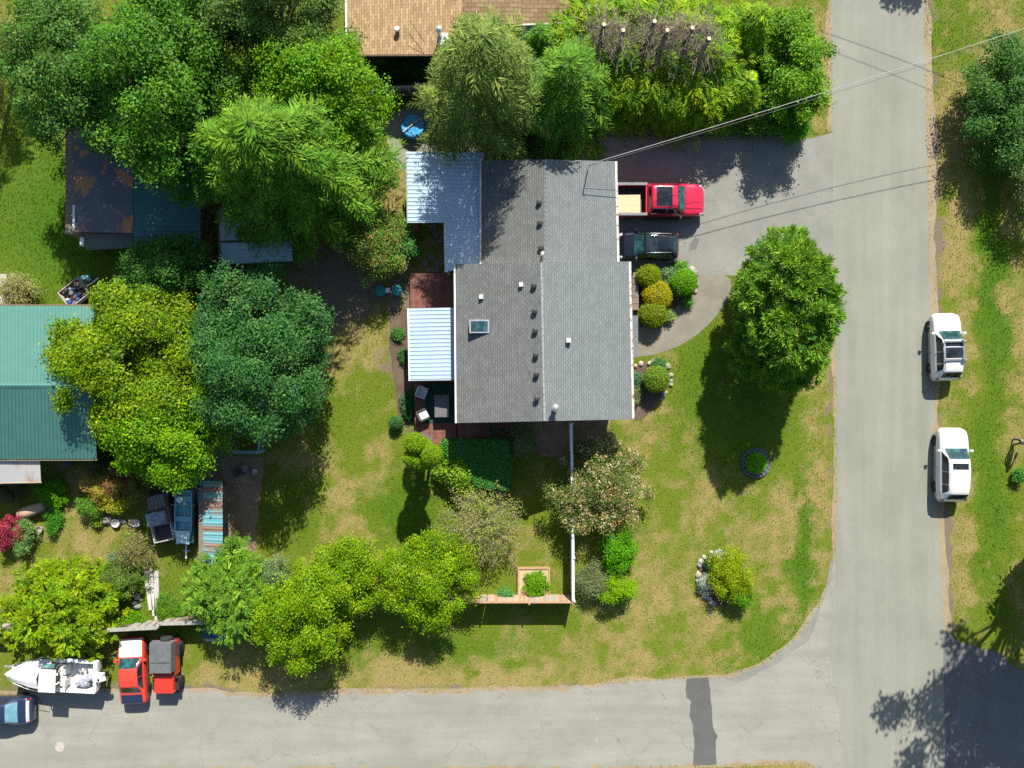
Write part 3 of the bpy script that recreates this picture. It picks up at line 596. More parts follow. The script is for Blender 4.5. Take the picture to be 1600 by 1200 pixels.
for (a, b, rx, ry, h, l) in [(965, 118, 52, 52, 5, 'lime green cedar foliage next to the fresh green fir'), (1035, 125, 58, 50, 4.8, 'lime green cedar drooping over the upper driveway'), (1105, 115, 55, 60, 5, 'green cedar drooping over the upper driveway beside the maple'), (1165, 60, 48, 62, 5.2, 'green cedar at the end of the topped row'), (1150, 150, 48, 45, 4, 'dark green cedar at the driveway edge')]:
    conifer('hedge_cedar', l, a, b, rx, ry, h, [(.125, .205, .016), (.09, .185, .018), (.165, .23, .02), (.055, .135, .016)], 10, 8, .05, .75, .085, droop=.4, mid=.4, power=.5)
tree('maple_tree', 'rounded bright maple with pale limbs beside the road verge', 1243, 98, 50, 82, 5.2, [(.09, .19, .018), (.12, .21, .02), (.06, .15, .018)], 1300, 14, .18, .23, 8, .1, bark=PALE_BARK)
tree('laurel_bush', 'vivid green laurel at the mouth of the driveway', 1241, 194, 23, 23, 1.5, [(.05, .19, .012), (.07, .22, .014)], 300, 12, .13, .14, 6, .02, 'shrub')
tree('ivy_bush', 'dark leafy bush under the maple along the driveway edge', 1200, 175, 40, 30, 2.4, [(.035, .11, .016), (.05, .13, .02), (.10, .17, .03)], 420, 12, .14, .18, 7, .02, 'shrub')
# --- front
def sequoia():
    h = 8.4; sd = 777; r = np.random.default_rng(sd); x, y = G(1228, 485, 4.2); t = thing('redwood_tree', 'large dense round topped conifer on the front lawn by the road', 'tree', (x, y, 0))
    L = [(0, 1.5, 4.6, 1.9, 2.4, 3.3), (-.2, -1.5, 4.5, 2.2, 2.4, 3.5), (.4, .1, 4.9, 1.9, 2.3, 3.6), (-.8, .6, 4.0, 1.9, 2.3, 2.8), (.4, -3.0, 3.2, 1.8, 1.5, 2.6), (-.1, 3.3, 3.2, 1.6, 1.4, 2.4), (-.8, -2.0, 2.6, 2.0, 2.0, 2.1), (.9, 1.8, 3.0, 1.6, 1.9, 2.2), (1.0, -1.2, 3.0, 1.7, 2.0, 2.2)]
    c = Crown(sd); L2 = [(q[0], q[1], q[2], q[3] * .84, q[4] * .86, q[5] * .88) for q in L]; P, O = dome_points(r, 560, L2, low=-.6, thick=.10); P = P + O * r.uniform(-.15, .42, (len(P), 1)); k = 9
    PAL = [(.095, .19, .024), (.14, .24, .032), (.065, .15, .022), (.18, .275, .045)]
    for q in range(k):
        off = unit(O * .7 + r.normal(0, .75, P.shape)) * r.uniform(.08, .34, (len(P), 1)); c.star(P + off, unit(O + off * 2.2 + [0, 0, .2]), PAL, 12, .36, .062, .85)
    P, O = dome_points(r, 1500, L2, low=-.6, thick=.2); A = O.copy(); A[:, 2] *= .3; c.frond(P, A, [(.04, .10, .016), (.06, .13, .02)], .6, 5, .06)
    c.build('crown', NEEDLE, t); trunk(t, 7.4, .3, [(l[0] * .9, l[1] * .9, l[2] + 1.5) for l in L], 4)
sequoia()
tree('walnut_tree', 'dark leafy tree at the top right by the dry verge', 1590, 152, 66, 100, 4.2, [(.035, .10, .024), (.05, .125, .026), (.07, .14, .035)], 1500, 13, .17, .25, 10, .1, bark=PALE_BARK)
tree('scrub_tree', 'thin grey branched tree across the road behind the ditch', 1640, 250, 60, 80, 4.2, [(.06, .12, .03), (.09, .13, .05)], 600, 10, .16, .25, 8, .15, bark=PALE_BARK)
for (gx_, gy_, rx, ry, h, sd, l, n) in [(1628, 772, 7.2, 5.6, 15.5, 51, 'tall spreading maple whose shade falls across the road', 1250), (1705, 850, 4.6, 4.2, 12, 53, 'second spreading maple shading the far driveway', 800), (1610, 830, 1.2, 1.6, 5.0, 54, 'small tree shading the grass beside the far driveway', 200), (1450, -205, 1.3, 1.2, 8.0, 55, 'young maple north of the road edge', 200), (1650, 905, 4.0, 4.0, 10.5, 56, 'broad maple at the far driveway', 620)]:
    x, y = G(gx_, gy_); t = thing('shade_tree', l, 'tree', (x, y, 0)); r = np.random.default_rng(sd); c = Crown(sd); rr = random.Random(sd)
    Ls = [(rx * .62 * math.sqrt((i + .4) / 8) * math.cos(2.4 * i) * 1.1, ry * .62 * math.sqrt((i + .4) / 8) * math.sin(2.4 * i) * 1.1, h * rr.uniform(.72, .9), rx * .30, ry * .30, h * .09) for i in range(8)] + [(rx * .95 * math.cos(i * 1.9), ry * .95 * math.sin(i * 1.9), h * rr.uniform(.74, .86), rx * .14, ry * .14, h * .04) for i in range(7)]
    P, O = dome_points(r, n, Ls, low=-.9, thick=.35); c.broad(P, O, MAPLE_G, 13, .26, .27); c.build('crown', LEAF, t); trunk(t, h * .7, h * .02, [l_[:3] for l_ in Ls], sd)
# --- south row along the fence
tree('yew_bush', 'spiky green conifer shrub beside the rusty lean-to end', 355, 925, 60, 62, 4.2, [(.09, .175, .022), (.12, .205, .028), (.06, .13, .02)], 1100, 14, .15, .2, 9, .02, mode='frond', length=.62, wid=.075)
tree('apple_tree', 'yellow green fruit tree against the wooden fence', 545, 905, 60, 55, 4.6, LIME, 1000, 14, .15, .21, 8, .1)
tree('apple_tree', 'large yellow green fruit tree reaching over the side road verge', 470, 968, 66, 78, 5.6, LIME, 1400, 14, .155, .21, 10, .1)
tree('plum_tree', 'round lime green tree standing over the wooden fence', 674, 912, 70, 72, 4.8, LIME, 1300, 14, .15, .2, 9, .1)
tree('grey_leaf_bush', 'silvery green bush between the spiky conifer and fruit tree', 428, 905, 20, 32, 2.6, [(.10, .15, .06), (.13, .17, .09)], 280, 11, .12, .16, 6, .05, 'shrub')
tree('juniper_tree', 'spreading yellow green juniper above the white boat', 88, 957, 82, 68, 3.8, [(.12, .19, .014), (.17, .225, .016), (.08, .15, .014)], 1500, 14, .15, .2, 10, .02, mode='frond', length=.55, wid=.085)
def wisp(name, label, px, py, rx, ry, h, pal, n=700, twigs=160, seed=31):
    x, y, RX, RY = place(px, py, rx, ry, h, .5); r = np.random.default_rng(seed); t = thing(name, label, 'shrub', (x, y, 0)); d = MB(); C = []; O = []
    for i in range(twigs):
        a = r.uniform(0, 2 * math.pi); q = math.sqrt(r.random()); e = np.array([RX * q * math.cos(a), RY * q * math.sin(a), h * (1 - .55 * q * q) * r.uniform(.75, 1.05)])
        m1 = np.array([e[0] * .4, e[1] * .4, e[2] * .75]); d.tube([(e[0] * .06, e[1] * .06, 0), tuple(m1), tuple(e)], [.02, .012, .004], 3, False)
        for k in range(4):
            s = r.uniform(.35, 1); p = m1 * (1 - s) + e * s; b = p + r.normal(0, .2, 3); d.tube([tuple(p), tuple(b)], [.007, .003], 3, False); C.append(b); O.append(unit(b + [0, 0, .5]))
    d.build('stems', PALE_BARK, t)['kind'] = 'stuff'; C = np.array(C)[:n]; O = np.array(O)[:n]; c = Crown(seed); c.broad(C, O, pal, 9, .12, .10, .9); c.build('foliage', LEAF, t); return t
wisp('twiggy_shrub', 'wispy olive brown shrub with bare twigs below the clipped hedge', 750, 818, 70, 74, 3.0, BROWNG, 900, 230)
wisp('heather_shrub', 'brownish green shrub beside the grey utility truck', 213, 858, 34, 34, 1.6, [(.14, .14, .04), (.18, .15, .06), (.09, .12, .03)], 400, 90, 32)
wisp('dry_shrub', 'pale dry shrub north of the green barn', 28, 455, 34, 32, 1.8, [(.20, .19, .08), (.15, .17, .06)], 400, 90, 33)
wisp('lavender_shrub', 'thin shrub with bare twigs on the deck corner', 815, 690, 24, 28, 2.2, [(.05, .10, .035), (.08, .12, .04)], 300, 60, 34)
tree('rhododendron_bush', 'fading rhododendron with pale pink blooms leaning over the white fence', 940, 762, 70, 72, 3.4, [(.085, .12, .03), (.13, .15, .045), (.055, .095, .022)], 1100, 11, .14, .2, 10, .03, 'shrub', extra=([(.36, .30, .20), (.42, .33, .25), (.33, .24, .15), (.30, .18, .08), (.20, .21, .09)], 820, 7, .11))
tree('hydrangea_bush', 'vivid green bush directly below the fading rhododendron', 966, 862, 26, 30, 1.9, [(.06, .19, .012), (.09, .22, .014)], 420, 12, .12, .15, 7, .02, 'shrub')
tree('currant_bush', 'lime green bush outside the fence corner', 963, 921, 28, 20, 1.7, [(.11, .22, .014), (.16, .25, .016)], 320, 12, .12, .14, 6, .02, 'shrub')
tree('sage_bush', 'dull grey green bush in the fence corner', 925, 908, 24, 26, 1.5, [(.10, .13, .055), (.13, .15, .07)], 320, 11, .11, .15, 6, .02, 'shrub')
tree('laurel_bush', 'broad leafed yellow green bush along the clipped hedge edge', 722, 735, 40, 29, 1.9, [(.14, .23, .025), (.18, .26, .035), (.09, .18, .02)], 420, 11, .19, .17, 7, .02, 'shrub')
tree('laurel_bush', 'small light green bush at the step of the red deck', 692, 706, 11, 14, 1.9, [(.14, .23, .025), (.10, .2, .02)], 110, 10, .16, .12, 4, .02, 'shrub')
globe('boxwood_ball', 'small dark green clipped ball on the lawn near the deck', 619, 661, 9, .75, DARK_G, 420)
# clipped hedge block
def hedge():
    pts = [(692, 690), (792, 690), (797, 745), (792, 765), (748, 758), (722, 735), (700, 715)]; h = 1.6; t = thing('clipped_hedge', 'dark green flat topped hedge below the red deck', 'hedge', (*G(745, 722, h), 0)); cx, cy = G(745, 722, h)
    r = np.random.default_rng(61); px = r.uniform(690, 800, 9000); py = r.uniform(688, 768, 9000); k = in_poly(px, py, pts); kk = (CAMH - h) / CAMH / PXM
    X, Y = (px[k] - 800) * kk - cx, (600 - py[k]) * kk - cy; Z = h - r.random(k.sum()) ** 3 * .25 + (fbm(X * 2, Y * 2) - .5) * .22
    c = Crown(61); c.broad(np.stack([X, Y, Z], 1), np.tile([0, 0, 1.0], (k.sum(), 1)), [(.03, .12, .03), (.042, .14, .034), (.06, .17, .036)], 5, .07, .10, .8)
    P = []; O = []
    for i in range(len(pts)):
        a, b = pts[i], pts[(i + 1) % len(pts)]
        for q in range(260): s = r.random(); p = G(a[0] + (b[0] - a[0]) * s, a[1] + (b[1] - a[1]) * s, h); P.append((p[0] - cx, p[1] - cy, r.uniform(.05, h))); O.append((p[0] - cx, p[1] - cy, 0))
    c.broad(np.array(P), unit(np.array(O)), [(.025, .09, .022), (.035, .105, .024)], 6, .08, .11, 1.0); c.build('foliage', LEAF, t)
    m = MB(); m.prism([((G(a, b, h)[0] - cx) * .9, (G(a, b, h)[1] - cy) * .9) for a, b in pts], .02, h - .3); m.build('inner_branches', BARK, t)
hedge()
# cloud-pruned cypress: tall stems carrying clipped balls
def topiary():
    x, y = G(655, 706, 3.6); t = thing('topiary_cypress', 'cloud pruned golden cypress with round pads beside the deck', 'tree', (x, y, 0)); r = np.random.default_rng(71); st = MB()
    for (px, py, rp, z) in [(a_, b_, c_, d_ * 1.25) for a_, b_, c_, d_ in [(648, 692, 14, 3.9), (662, 697, 11, 3.5), (673, 711, 14, 3.8), (644, 716, 12, 3.6), (657, 722, 11, 3.3), (670, 722, 9, 3.0), (652, 707, 10, 2.6), (664, 712, 13, 2.0), (650, 706, 15, 1.2)]]:
        gx_, gy_ = G(px, py, z); R = rp / PXM * (CAMH - z) / CAMH; c = Crown(int(px)); P, O = dome_points(r, int(1500 * R), [(0, 0, 0, R, R, R * 1.25)], low=-1, thick=.04); P += [0, 0, 0]
        P = P if len(P) else np.zeros((1, 3)); d = unit(r.normal(0, 1, (int(2300 * R), 3))); P = d * [R, R, R * 1.2] * (1 + (fbm(d[:, 0] * 3 + px, d[:, 1] * 3 + d[:, 2]) - .5)[:, None] * .3)
        c.broad(P + [gx_ - x, gy_ - y, z], d, LIME, 5, .05, .07, 1.0); c.build('leaf_pad', LEAF, t)
        st.tube([((gx_ - x) * .5, (gy_ - y) * .5, 0), ((gx_ - x) * .8, (gy_ - y) * .8, z * .6), (gx_ - x, gy_ - y, z)], [.07, .05, .03], 6)
    st.build('stem', BARK, t, True)
topiary()
# front garden globes
globe('globe_shrub', 'green globe shrub nearest the dark car in the front bed', 1013, 431, 17, 1.25, [(.13, .18, .012), (.165, .20, .014), (.09, .14, .012)], 1300)
globe('globe_shrub', 'golden globe shrub in the middle of the front bed', 1027, 462, 21, 1.3, [(.24, .22, .016), (.28, .245, .02), (.17, .18, .014)], 1700)
globe('globe_shrub', 'olive green globe shrub next to the curved walkway', 1020, 491, 20, 1.35, [(.12, .165, .012), (.155, .19, .014), (.085, .13, .012)], 1700)
globe('globe_shrub', 'vivid green globe shrub among the rocks at the driveway edge', 1068, 442, 19, 1.5, [(.075, .19, .012), (.10, .22, .014)], 1700)
globe('globe_shrub', 'round green shrub in the stone edged bed at the house corner', 1025, 593, 19, 1.5, [(.07, .145, .014), (.10, .175, .016), (.15, .18, .03)], 1600)
globe('fern_clump', 'bright green plant inside the ring of dark blocks', 1181, 723, 15, .75, [(.08, .24, .012), (.10, .28, .014)], 700)
tree('spirea_bush', 'golden yellow bush in the round stone edged lawn bed', 1142, 902, 32, 38, 1.8, [(.16, .21, .014), (.11, .18, .014), (.20, .235, .018)], 700, 12, .11, .16, 8, .02, 'shrub')
tree('euonymus_bush', 'green bush at the lower side of the golden lawn bed', 1155, 932, 20, 16, 1.4, [(.08, .19, .014), (.05, .14, .014)], 240, 12, .11, .13, 5, .02, 'shrub')
tree('silver_bush', 'silver grey bush in the round stone edged lawn bed', 1104, 914, 11, 15, .8, [(.26, .30, .27), (.20, .25, .20)], 150, 10, .09, .11, 5, .02, 'shrub')
globe('boxwood_ball', 'small dark shrub among the stones of the lawn bed', 1112, 882, 10, .6, DARK_G, 420)
SMALL = [(1045, 427, 13, 11, .7, [(.10, .18, .09), (.14, .21, .10)], 'grey green perennial by the driveway end of the front bed'), (1062, 418, 12, 8, .6, [(.07, .18, .03), (.09, .2, .03)], 'bright low perennial against the black car bed edge'), (1035, 442, 9, 9, .5, [(.07, .15, .05)], 'low leafy plant between the globe shrubs'), (1044, 494, 8, 7, .4, [(.13, .2, .06)], 'pale leafy plant at the tip of the front bed'), (1072, 470, 9, 7, .4, [(.08, .18, .04)], 'low leafy plant below the vivid green globe'),
         (1030, 570, 9, 6, .5, [(.05, .14, .04)], 'dark leafy plant at the top of the house corner bed'), (993, 592, 7, 9, .4, [(.06, .15, .07)], 'small blue green plant by the house wall'), (993, 615, 7, 14, .4, [(.16, .17, .07), (.09, .13, .04)], 'straggly plant against the house wall'), (622, 522, 8, 6, .35, [(.05, .15, .03), (.08, .17, .04)], 'leafy plant in the raised bed by the patio roof'), (632, 556, 7, 9, .3, [(.03, .10, .03), (.05, .12, .03)], 'leafy plants in the bed beside the patio roof'), (638, 630, 11, 22, .6, [(.022, .08, .028), (.035, .10, .03)], 'dark leafy plant in the bed beside the deck chairs'),
         (838, 915, 19, 18, .9, [(.07, .19, .016), (.12, .22, .02)], 'spiky green plant in the wooden raised bed'), (790, 928, 10, 7, .6, [(.08, .2, .06)], 'low green plant along the wooden fence'), (185, 752, 24, 22, 1.8, [(.16, .07, .04), (.11, .09, .03), (.2, .12, .06)], 'dusky red shrub east of the barn'), (160, 760, 30, 24, 1.7, [(.26, .20, .04), (.34, .22, .09), (.20, .20, .03)], 'orange tinted azalea east of the barn'), (178, 784, 24, 15, 1.3, [(.28, .28, .04), (.22, .24, .03)], 'yellow azalea below the orange one'), (140, 790, 22, 16, 1.1, [(.06, .15, .02), (.09, .17, .03)], 'green bush at the foot of the azaleas'), (215, 762, 16, 22, 1.8, [(.08, .13, .02), (.15, .09, .04)], 'mixed red and green bush beside the grey utility truck'),
         (80, 770, 24, 20, .9, [(.07, .19, .014), (.1, .22, .016)], 'vivid fern by the old log'), (8, 834, 22, 26, 1.8, [(.22, .035, .06), (.28, .05, .08), (.16, .03, .05)], 'purple red japanese maple at the yard edge'), (32, 838, 16, 26, 1.6, [(.08, .17, .04), (.13, .19, .08)], 'pale green shrub beside the purple red maple'), (82, 812, 12, 20, .7, [(.05, .16, .02)], 'green plant between the log and bucket'), (15, 770, 22, 16, .9, [(.10, .08, .04), (.07, .1, .03)], 'brownish plants below the rusty roof'), (186, 908, 36, 26, 1.9, [(.085, .12, .03), (.11, .14, .035), (.06, .14, .02)], 'olive bush above the spreading juniper'), (180, 880, 18, 13, 1.0, [(.08, .14, .09), (.11, .17, .11)], 'blue green bush near the brown shrub'), (150, 812, 8, 8, .5, [(.14, .2, .03)], 'tiny yellow green plant near the rocks'), (200, 970, 22, 13, .7, [(.09, .2, .016)], 'strappy green plant above the board fence'), (255, 950, 10, 22, .6, [(.08, .16, .02)], 'long grass clump beside the pale planks'),
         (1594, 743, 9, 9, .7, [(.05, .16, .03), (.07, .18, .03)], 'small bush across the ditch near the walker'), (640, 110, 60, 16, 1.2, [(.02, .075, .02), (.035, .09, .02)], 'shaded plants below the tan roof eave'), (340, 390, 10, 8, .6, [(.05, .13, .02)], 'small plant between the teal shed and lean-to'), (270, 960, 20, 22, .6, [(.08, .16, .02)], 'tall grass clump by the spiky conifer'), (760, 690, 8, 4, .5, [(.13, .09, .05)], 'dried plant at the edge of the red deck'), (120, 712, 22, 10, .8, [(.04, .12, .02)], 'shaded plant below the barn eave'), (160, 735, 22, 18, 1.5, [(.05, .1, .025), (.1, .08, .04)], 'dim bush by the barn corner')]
for (a, b, rx, ry, h, pal, l) in SMALL: tree('garden_plant' if h < 1.2 else 'garden_shrub', l, a, b, rx, ry, h, pal, int(60 + rx * ry * .55), 11, .11, .11, 5, .02, 'shrub', trunk_r=.02)
# ------------------------------------------------------------------ buildings
SHIN_GREY = shingle_mat('grey_shingles', (.15, .168, .170), (.185, .203, .204), 0, .135, .28, .62, (.84, .86, .86))
SHIN_GREY_SHADE = shingle_mat('shaded_grey_shingles', (.135, .143, .140), (.168, .177, .172), 0, .135, .28, .6, (.78, .76, .72))  # same grey shingles, darker: shade of the west slopes mixed into the colour
SHIN_TAN = shingle_mat('tan_shingles', (.28, .185, .095), (.42, .30, .16), 0, .16, .42, .62, (.86, .83, .8))
SHIN_TAN2 = shingle_mat('tan_shingles_courses', (.29, .195, .105), (.43, .31, .17), 1, .22, .5, .5, (.86, .83, .8))
WHITE = M('white_paint', (.78, .78, .75), (.68, .67, .63), 5, .5)
GUTTER = M('littered_gutter', (.68, .66, .62), (.55, .50, .44), 9, .6, c3=(.28, .15, .08))
SIDING = M('cream_siding', (.62, .58, .48), (.55, .51, .42), 3, .7, .1)
SIDING2 = M('grey_siding', (.32, .33, .32), (.27, .28, .27), 3, .7)
BLACKP = M('black_plastic', (.018, .018, .019), (.03, .03, .03), 9, .55)
GALV = M('galvanised_steel', (.55, .56, .57), (.40, .41, .42), 8, .35, metal=.6)
GLASS = glass_mat('window_glass', (.01, .016, .022)); SKYGL = glass_mat('skylight_glass', (.018, .045, .055), .12)
DARKWOOD = M('weathered_wood', (.20, .165, .125), (.13, .105, .08), 6, .9, .3, stretch=(1, 1, 1))
DECKRED = M('red_brown_stain', (.165, .055, .040), (.115, .038, .030), 5, .65, .2, c3=(.20, .085, .06))
DECKRED2 = M('faded_red_stain', (.21, .085, .062), (.15, .058, .044), 5, .7, .2)
CEDARW = M('cedar_board', (.40, .25, .14), (.30, .18, .10), 6, .8, .2); GREYW = M('silvered_board', (.34, .32, .29), (.24, .22, .20), 6, .85, .3)
class Bld:
    def __init__(s, name, label, cat, px, py, group=None):
        x, y = G(px, py); s.b = Vector((x, y, 0)); s.t = thing(name, label, cat, (x, y, 0), 0, group)
    def p(s, px, py, h): x, y = G(px, py, h); return Vector((x, y, h)) - s.b
    def slab(s, name, q, t, mat, parent=None): m = MB(); m.slab(q, t); return m.build(name, mat, parent or s.t)
    def box(s, name, px, py, h, sx, sy, sz, mat, rz=0.0, parent=None, top=1.0):
        """box whose centre sits at height h under pixel px, py"""
        c = s.p(px, py, h); m = MB(); m.box(c.x, c.y, c.z, sx, sy, sz, rz, top); return m.build(name, mat, parent or s.t)
    def bar(s, name, a, b, r, mat, n=4, parent=None): m = MB(); m.tube([a, b], r, n); return m.build(name, mat, parent or s.t)
def corr(bl, quad, npan, ribs, amp, mats, name='roof_panel', parent=None, seed=0, kind='rib', thick=.012):
    """ribbed metal sheets: quad a,b,c,d; ribs run a->b, sheets lie side by side a->d"""
    a, b, c, d = quad; r = random.Random(seed); out = []
    for i in range(npan):
        s0, s1 = i / npan, (i + 1) / npan; S = []; Z = []
        for k in range(ribs):
            for t, z in (((.0, 0), (.30, 0), (.40, 1), (.60, 1), (.70, 0)) if kind == 'rib' else ((0, 0), (.17, .5), (.33, 1), (.5, .9), (.67, .5), (.83, .05))): S.append((k + t) / ribs); Z.append(z * amp)
        S.append(1.0); Z.append(0.0); dz = r.uniform(0, .004); v = []
        for s_, z in zip(S, Z):
            u = s0 + (s1 - s0) * s_
            for e0, e1 in ((a, d), (b, c)):
                p = e0 + (e1 - e0) * u; v.append((p.x, p.y, p.z + z + dz))
        n = len(S); v += [(x, y, z - thick) for x, y, z in v]; f = []
        for k in range(n - 1):
            q = (2 * k, 2 * k + 1, 2 * k + 3, 2 * k + 2); f.append(q); f.append(tuple(x + 2 * n for x in q[::-1]))
        for k in range(n - 1): f.append((2 * k, 2 * k + 2, 2 * k + 2 + 2 * n, 2 * k + 2 * n)); f.append((2 * k + 1, 2 * k + 1 + 2 * n, 2 * k + 3 + 2 * n, 2 * k + 3))
        f.append((0, 2 * n, 2 * n + 1, 1)); f.append((2 * n - 2, 2 * n - 1, 4 * n - 1, 4 * n - 2))
        nz = Vector((b - a)).cross(Vector(d - a)).z
        if nz < 0: f = [q[::-1] for q in f]
        out.append(mesh_obj(name, v, f, mats[r.randrange(len(mats))] if len(mats) > 1 else mats[0], parent or bl.t))
    return out
def gable_walls(B, poly, eave, ridge_pts, mat, inset=.5):
    """walls under a gable roof whose ridge runs along y; poly = (x0,x1,y0,y1) local"""
    x0, x1, y0, y1 = poly; x0 += inset; x1 -= inset; y0 += inset; y1 -= inset; xr, zr = ridge_pts
    m = MB(); v = [(x0, y0, 0), (x1, y0, 0), (x1, y0, eave), (xr, y0, zr), (x0, y0, eave)]; v += [(x, y1, z) for x, _, z in v]
    m.add(v, [(0, 1, 2, 3, 4), (9, 8, 7, 6, 5), (0, 5, 6, 1), (1, 6, 7, 2), (4, 9, 5, 0)]); return m.build('wall', mat, B.t)
def wall_window(B, x, y, z, w, h, face):
    m = MB(); t = .08
    if face in 'NS': m.box(x, y, z, w + .14, t, h + .14)
    else: m.box(x, y, z, t, w + .14, h + .14)
    o = m.build('window', WHITE, B.t); g = MB(); s = {'N': (0, .03), 'S': (0, -.03), 'E': (.03, 0), 'W': (-.03, 0)}[face]
    if face in 'NS': g.box(x + s[0], y + s[1], z, w, t, h)
    else: g.box(x + s[0], y + s[1], z, t, w, h)
    g.build('pane', GLASS, o)

# --- main house: two gabled wings, ridges running up the picture
HB = Bld('house', 'split level house with grey shingle gables and white gutters', 'house', 848, 470)
EA, RI = 4.2, 5.9; T = .16
la, lb = HB.p(711.5, 413, EA), HB.p(713.5, 661, EA); ra, rb = HB.p(982.5, 408.5, EA), HB.p(988, 655, EA); ka, kb = HB.p(845.5, 410, RI), HB.p(850.5, 658, RI)
rw = HB.slab('roof_slope', [la, ka, kb, lb], T, SHIN_GREY_SHADE); re_ = HB.slab('roof_slope', [ka, ra, rb, kb], T, SHIN_GREY)
EU, RU = 3.1, 4.45
ua, ub = HB.p(752, 250, EU), HB.p(752, 432, EU); va, vb = HB.p(961, 252, EU), HB.p(965, 425, EU); wa, wb = HB.p(853, 249, RU), HB.p(851, 428, RU)
uw = HB.slab('roof_slope', [ua, wa, wb, ub], T, SHIN_GREY_SHADE); ue = HB.slab('roof_slope', [wa, va, vb, wb], T, SHIN_GREY)
RIDGE = M('pale_ridge_cap', (.30, .32, .32), (.22, .24, .24), 6, .9)
for (p0, p1, wid) in ((ka, kb, .055), (wa, wb, .14)):
    n = 24
    for i in range(n):
        a, b = p0 + (p1 - p0) * (i / n), p0 + (p1 - p0) * ((i + .96) / n); m = MB()
        m.add([(a.x - wid, a.y, a.z - wid * .33 + .012), (a.x, a.y, a.z + .028), (a.x + wid, a.y, a.z - wid * .33 + .012), (b.x - wid, b.y, b.z - wid * .33 + .020), (b.x, b.y, b.z + .038), (b.x + wid, b.y, b.z - wid * .33 + .020)], [(0, 1, 4, 3), (1, 2, 5, 4)]); m.build('ridge_cap', RIDGE if wid < .13 else SHIN_GREY, HB.t)
def gutter(B, a, b, side, mat=GUTTER):
    m = MB(); d = (b - a).normalized(); n = Vector((side, 0, 0)) if abs(d.x) < abs(d.y) else Vector((0, side, 0)); w = .13 if mat is GUTTER else .09
    for k, (o0, o1, z0, z1) in enumerate([(.0, .02, -.14, .0), (w - .02, w, -.14, .01), (0.02, w - .02, -.14, -.04)]):
        v = []
        for e in (a, b):
            for o in (o0, o1):
                for z in (z0, z1): q = e + n * (o + .004); v.append((q.x, q.y, q.z + z))
        m.add(v, [(0, 1, 3, 2), (4, 6, 7, 5), (0, 4, 5, 1), (2, 3, 7, 6), (1, 5, 7, 3), (0, 2, 6, 4)])
    return m.build('gutter', mat, B.t)
gutter(HB, la, lb, -1, WHITE); gutter(HB, ra, rb, 1); gutter(HB, ua, ub, -1, WHITE); gutter(HB, va, vb, 1)
gable_walls(HB, (la.x, ra.x, lb.y, la.y), EA - .1, (ka.x, RI - .3), SIDING); gable_walls(HB, (ua.x, va.x, ub.y - 1.5, va.y), EU - .1, (wa.x, RU - .3), SIDING)
for i in (.2, .5, .8): wall_window(HB, ra.x - .5, rb.y + (ra.y - rb.y) * i, 2.9, 1.6, 1.1, 'E'); wall_window(HB, la.x + .5, lb.y + (la.y - lb.y) * i, 2.9, 1.4, 1.1, 'W')
wall_window(HB, ka.x - 2, lb.y + .5, 3.0, 1.5, 1.1, 'S'); wall_window(HB, ka.x + 2, lb.y + .52, 3.0, 1.5, 1.1, 'S')
m = MB(); m.box(va.x - .48, (va.y + vb.y) / 2, 1.15, .06, 4.8, 2.2); gd = m.build('garage_door', WHITE, HB.t)
for k in range(4): m = MB(); m.box(va.x - .44, (va.y + vb.y) / 2, .35 + k * .52, .03, 4.6, .46); m.build('door_panel', WHITE, gd)
# vents, pipes, skylight, flue
def on_west(px, py): # height of the west slope seen at a pixel, by a few steps
    h = 5.0
    for _ in range(6):
        x = HB.p(px, py, h).x; t = (x - la.x) / (ka.x - la.x) if py > 411 else (x - ua.x) / (wa.x - ua.x); h = (EA + (RI - EA) * t) if py > 411 else (EU + (RU - EU) * t)
    return h
for (px, py) in [(834, 447), (835, 487), (836, 517), (837, 555), (838, 585), (838.5, 623), (842, 317), (843.5, 349), (845, 388)]:
    h = on_west(px, py); c = HB.p(px, py, h); m = MB(); m.lathe([(.13, -.08), (.13, .10), (.17, .12), (.16, .2), (.08, .24)], c.x, c.y, 12); o = m.build('roof_vent', BLACKP, rw if py > 411 else uw); o.location.z = h
for (px, py) in [(814, 445), (752, 464)]:
    h = on_west(px, py); c = HB.p(px, py, h); m = MB(); m.box(c.x, c.y, h + .08, .26, .26, .26, 0, .85); m.build('white_vent', WHITE, rw)
c = HB.p(888, 532, 5.5); m = MB(); m.box(c.x, c.y, 5.57, .27, .27, .30, 0, .85); m.build('white_vent', WHITE, re_)
h = on_west(749, 510); c = HB.p(749, 510, h + .1); m = MB(); m.box(c.x, c.y, h + .05, 1.15, .78, .34); o = m.build('skylight', GALV, rw); m = MB(); m.box(c.x, c.y, h + .225, .98, .60, .03); m.build('skylight_pane', SKYGL, o)
c = HB.p(867, 637, 5.9); m = MB(); m.lathe([(.30, -.30), (.16, -.12), (.14, .55), (.22, .58), (.22, .66), (.06, .80)], 0, 0, 14); o = m.build('flue', GALV, re_); o.location = (c.x, c.y, 5.75); m = MB(); m.box(0, 0, -.17, .62, .7, .04); m.build('flashing', WHITE, o)
c = HB.p(847, 398, 4.6); m = MB(); m.lathe([(.05, 0), (.05, .7), (.11, .72), (.09, .85)], c.x, c.y, 8); o = m.build('pipe_vent', WHITE, uw); o.location.z = 4.35
c = HB.p(922, 256, 5.0); m = MB(); m.tube([(c.x, c.y, 3.4), (c.x, c.y, 5.0), (c.x + .12, c.y, 5.05)], .035, 6); o = m.build('service_mast', GALV, ue)
MAST = HB.b + Vector((c.x, c.y, 5.0))
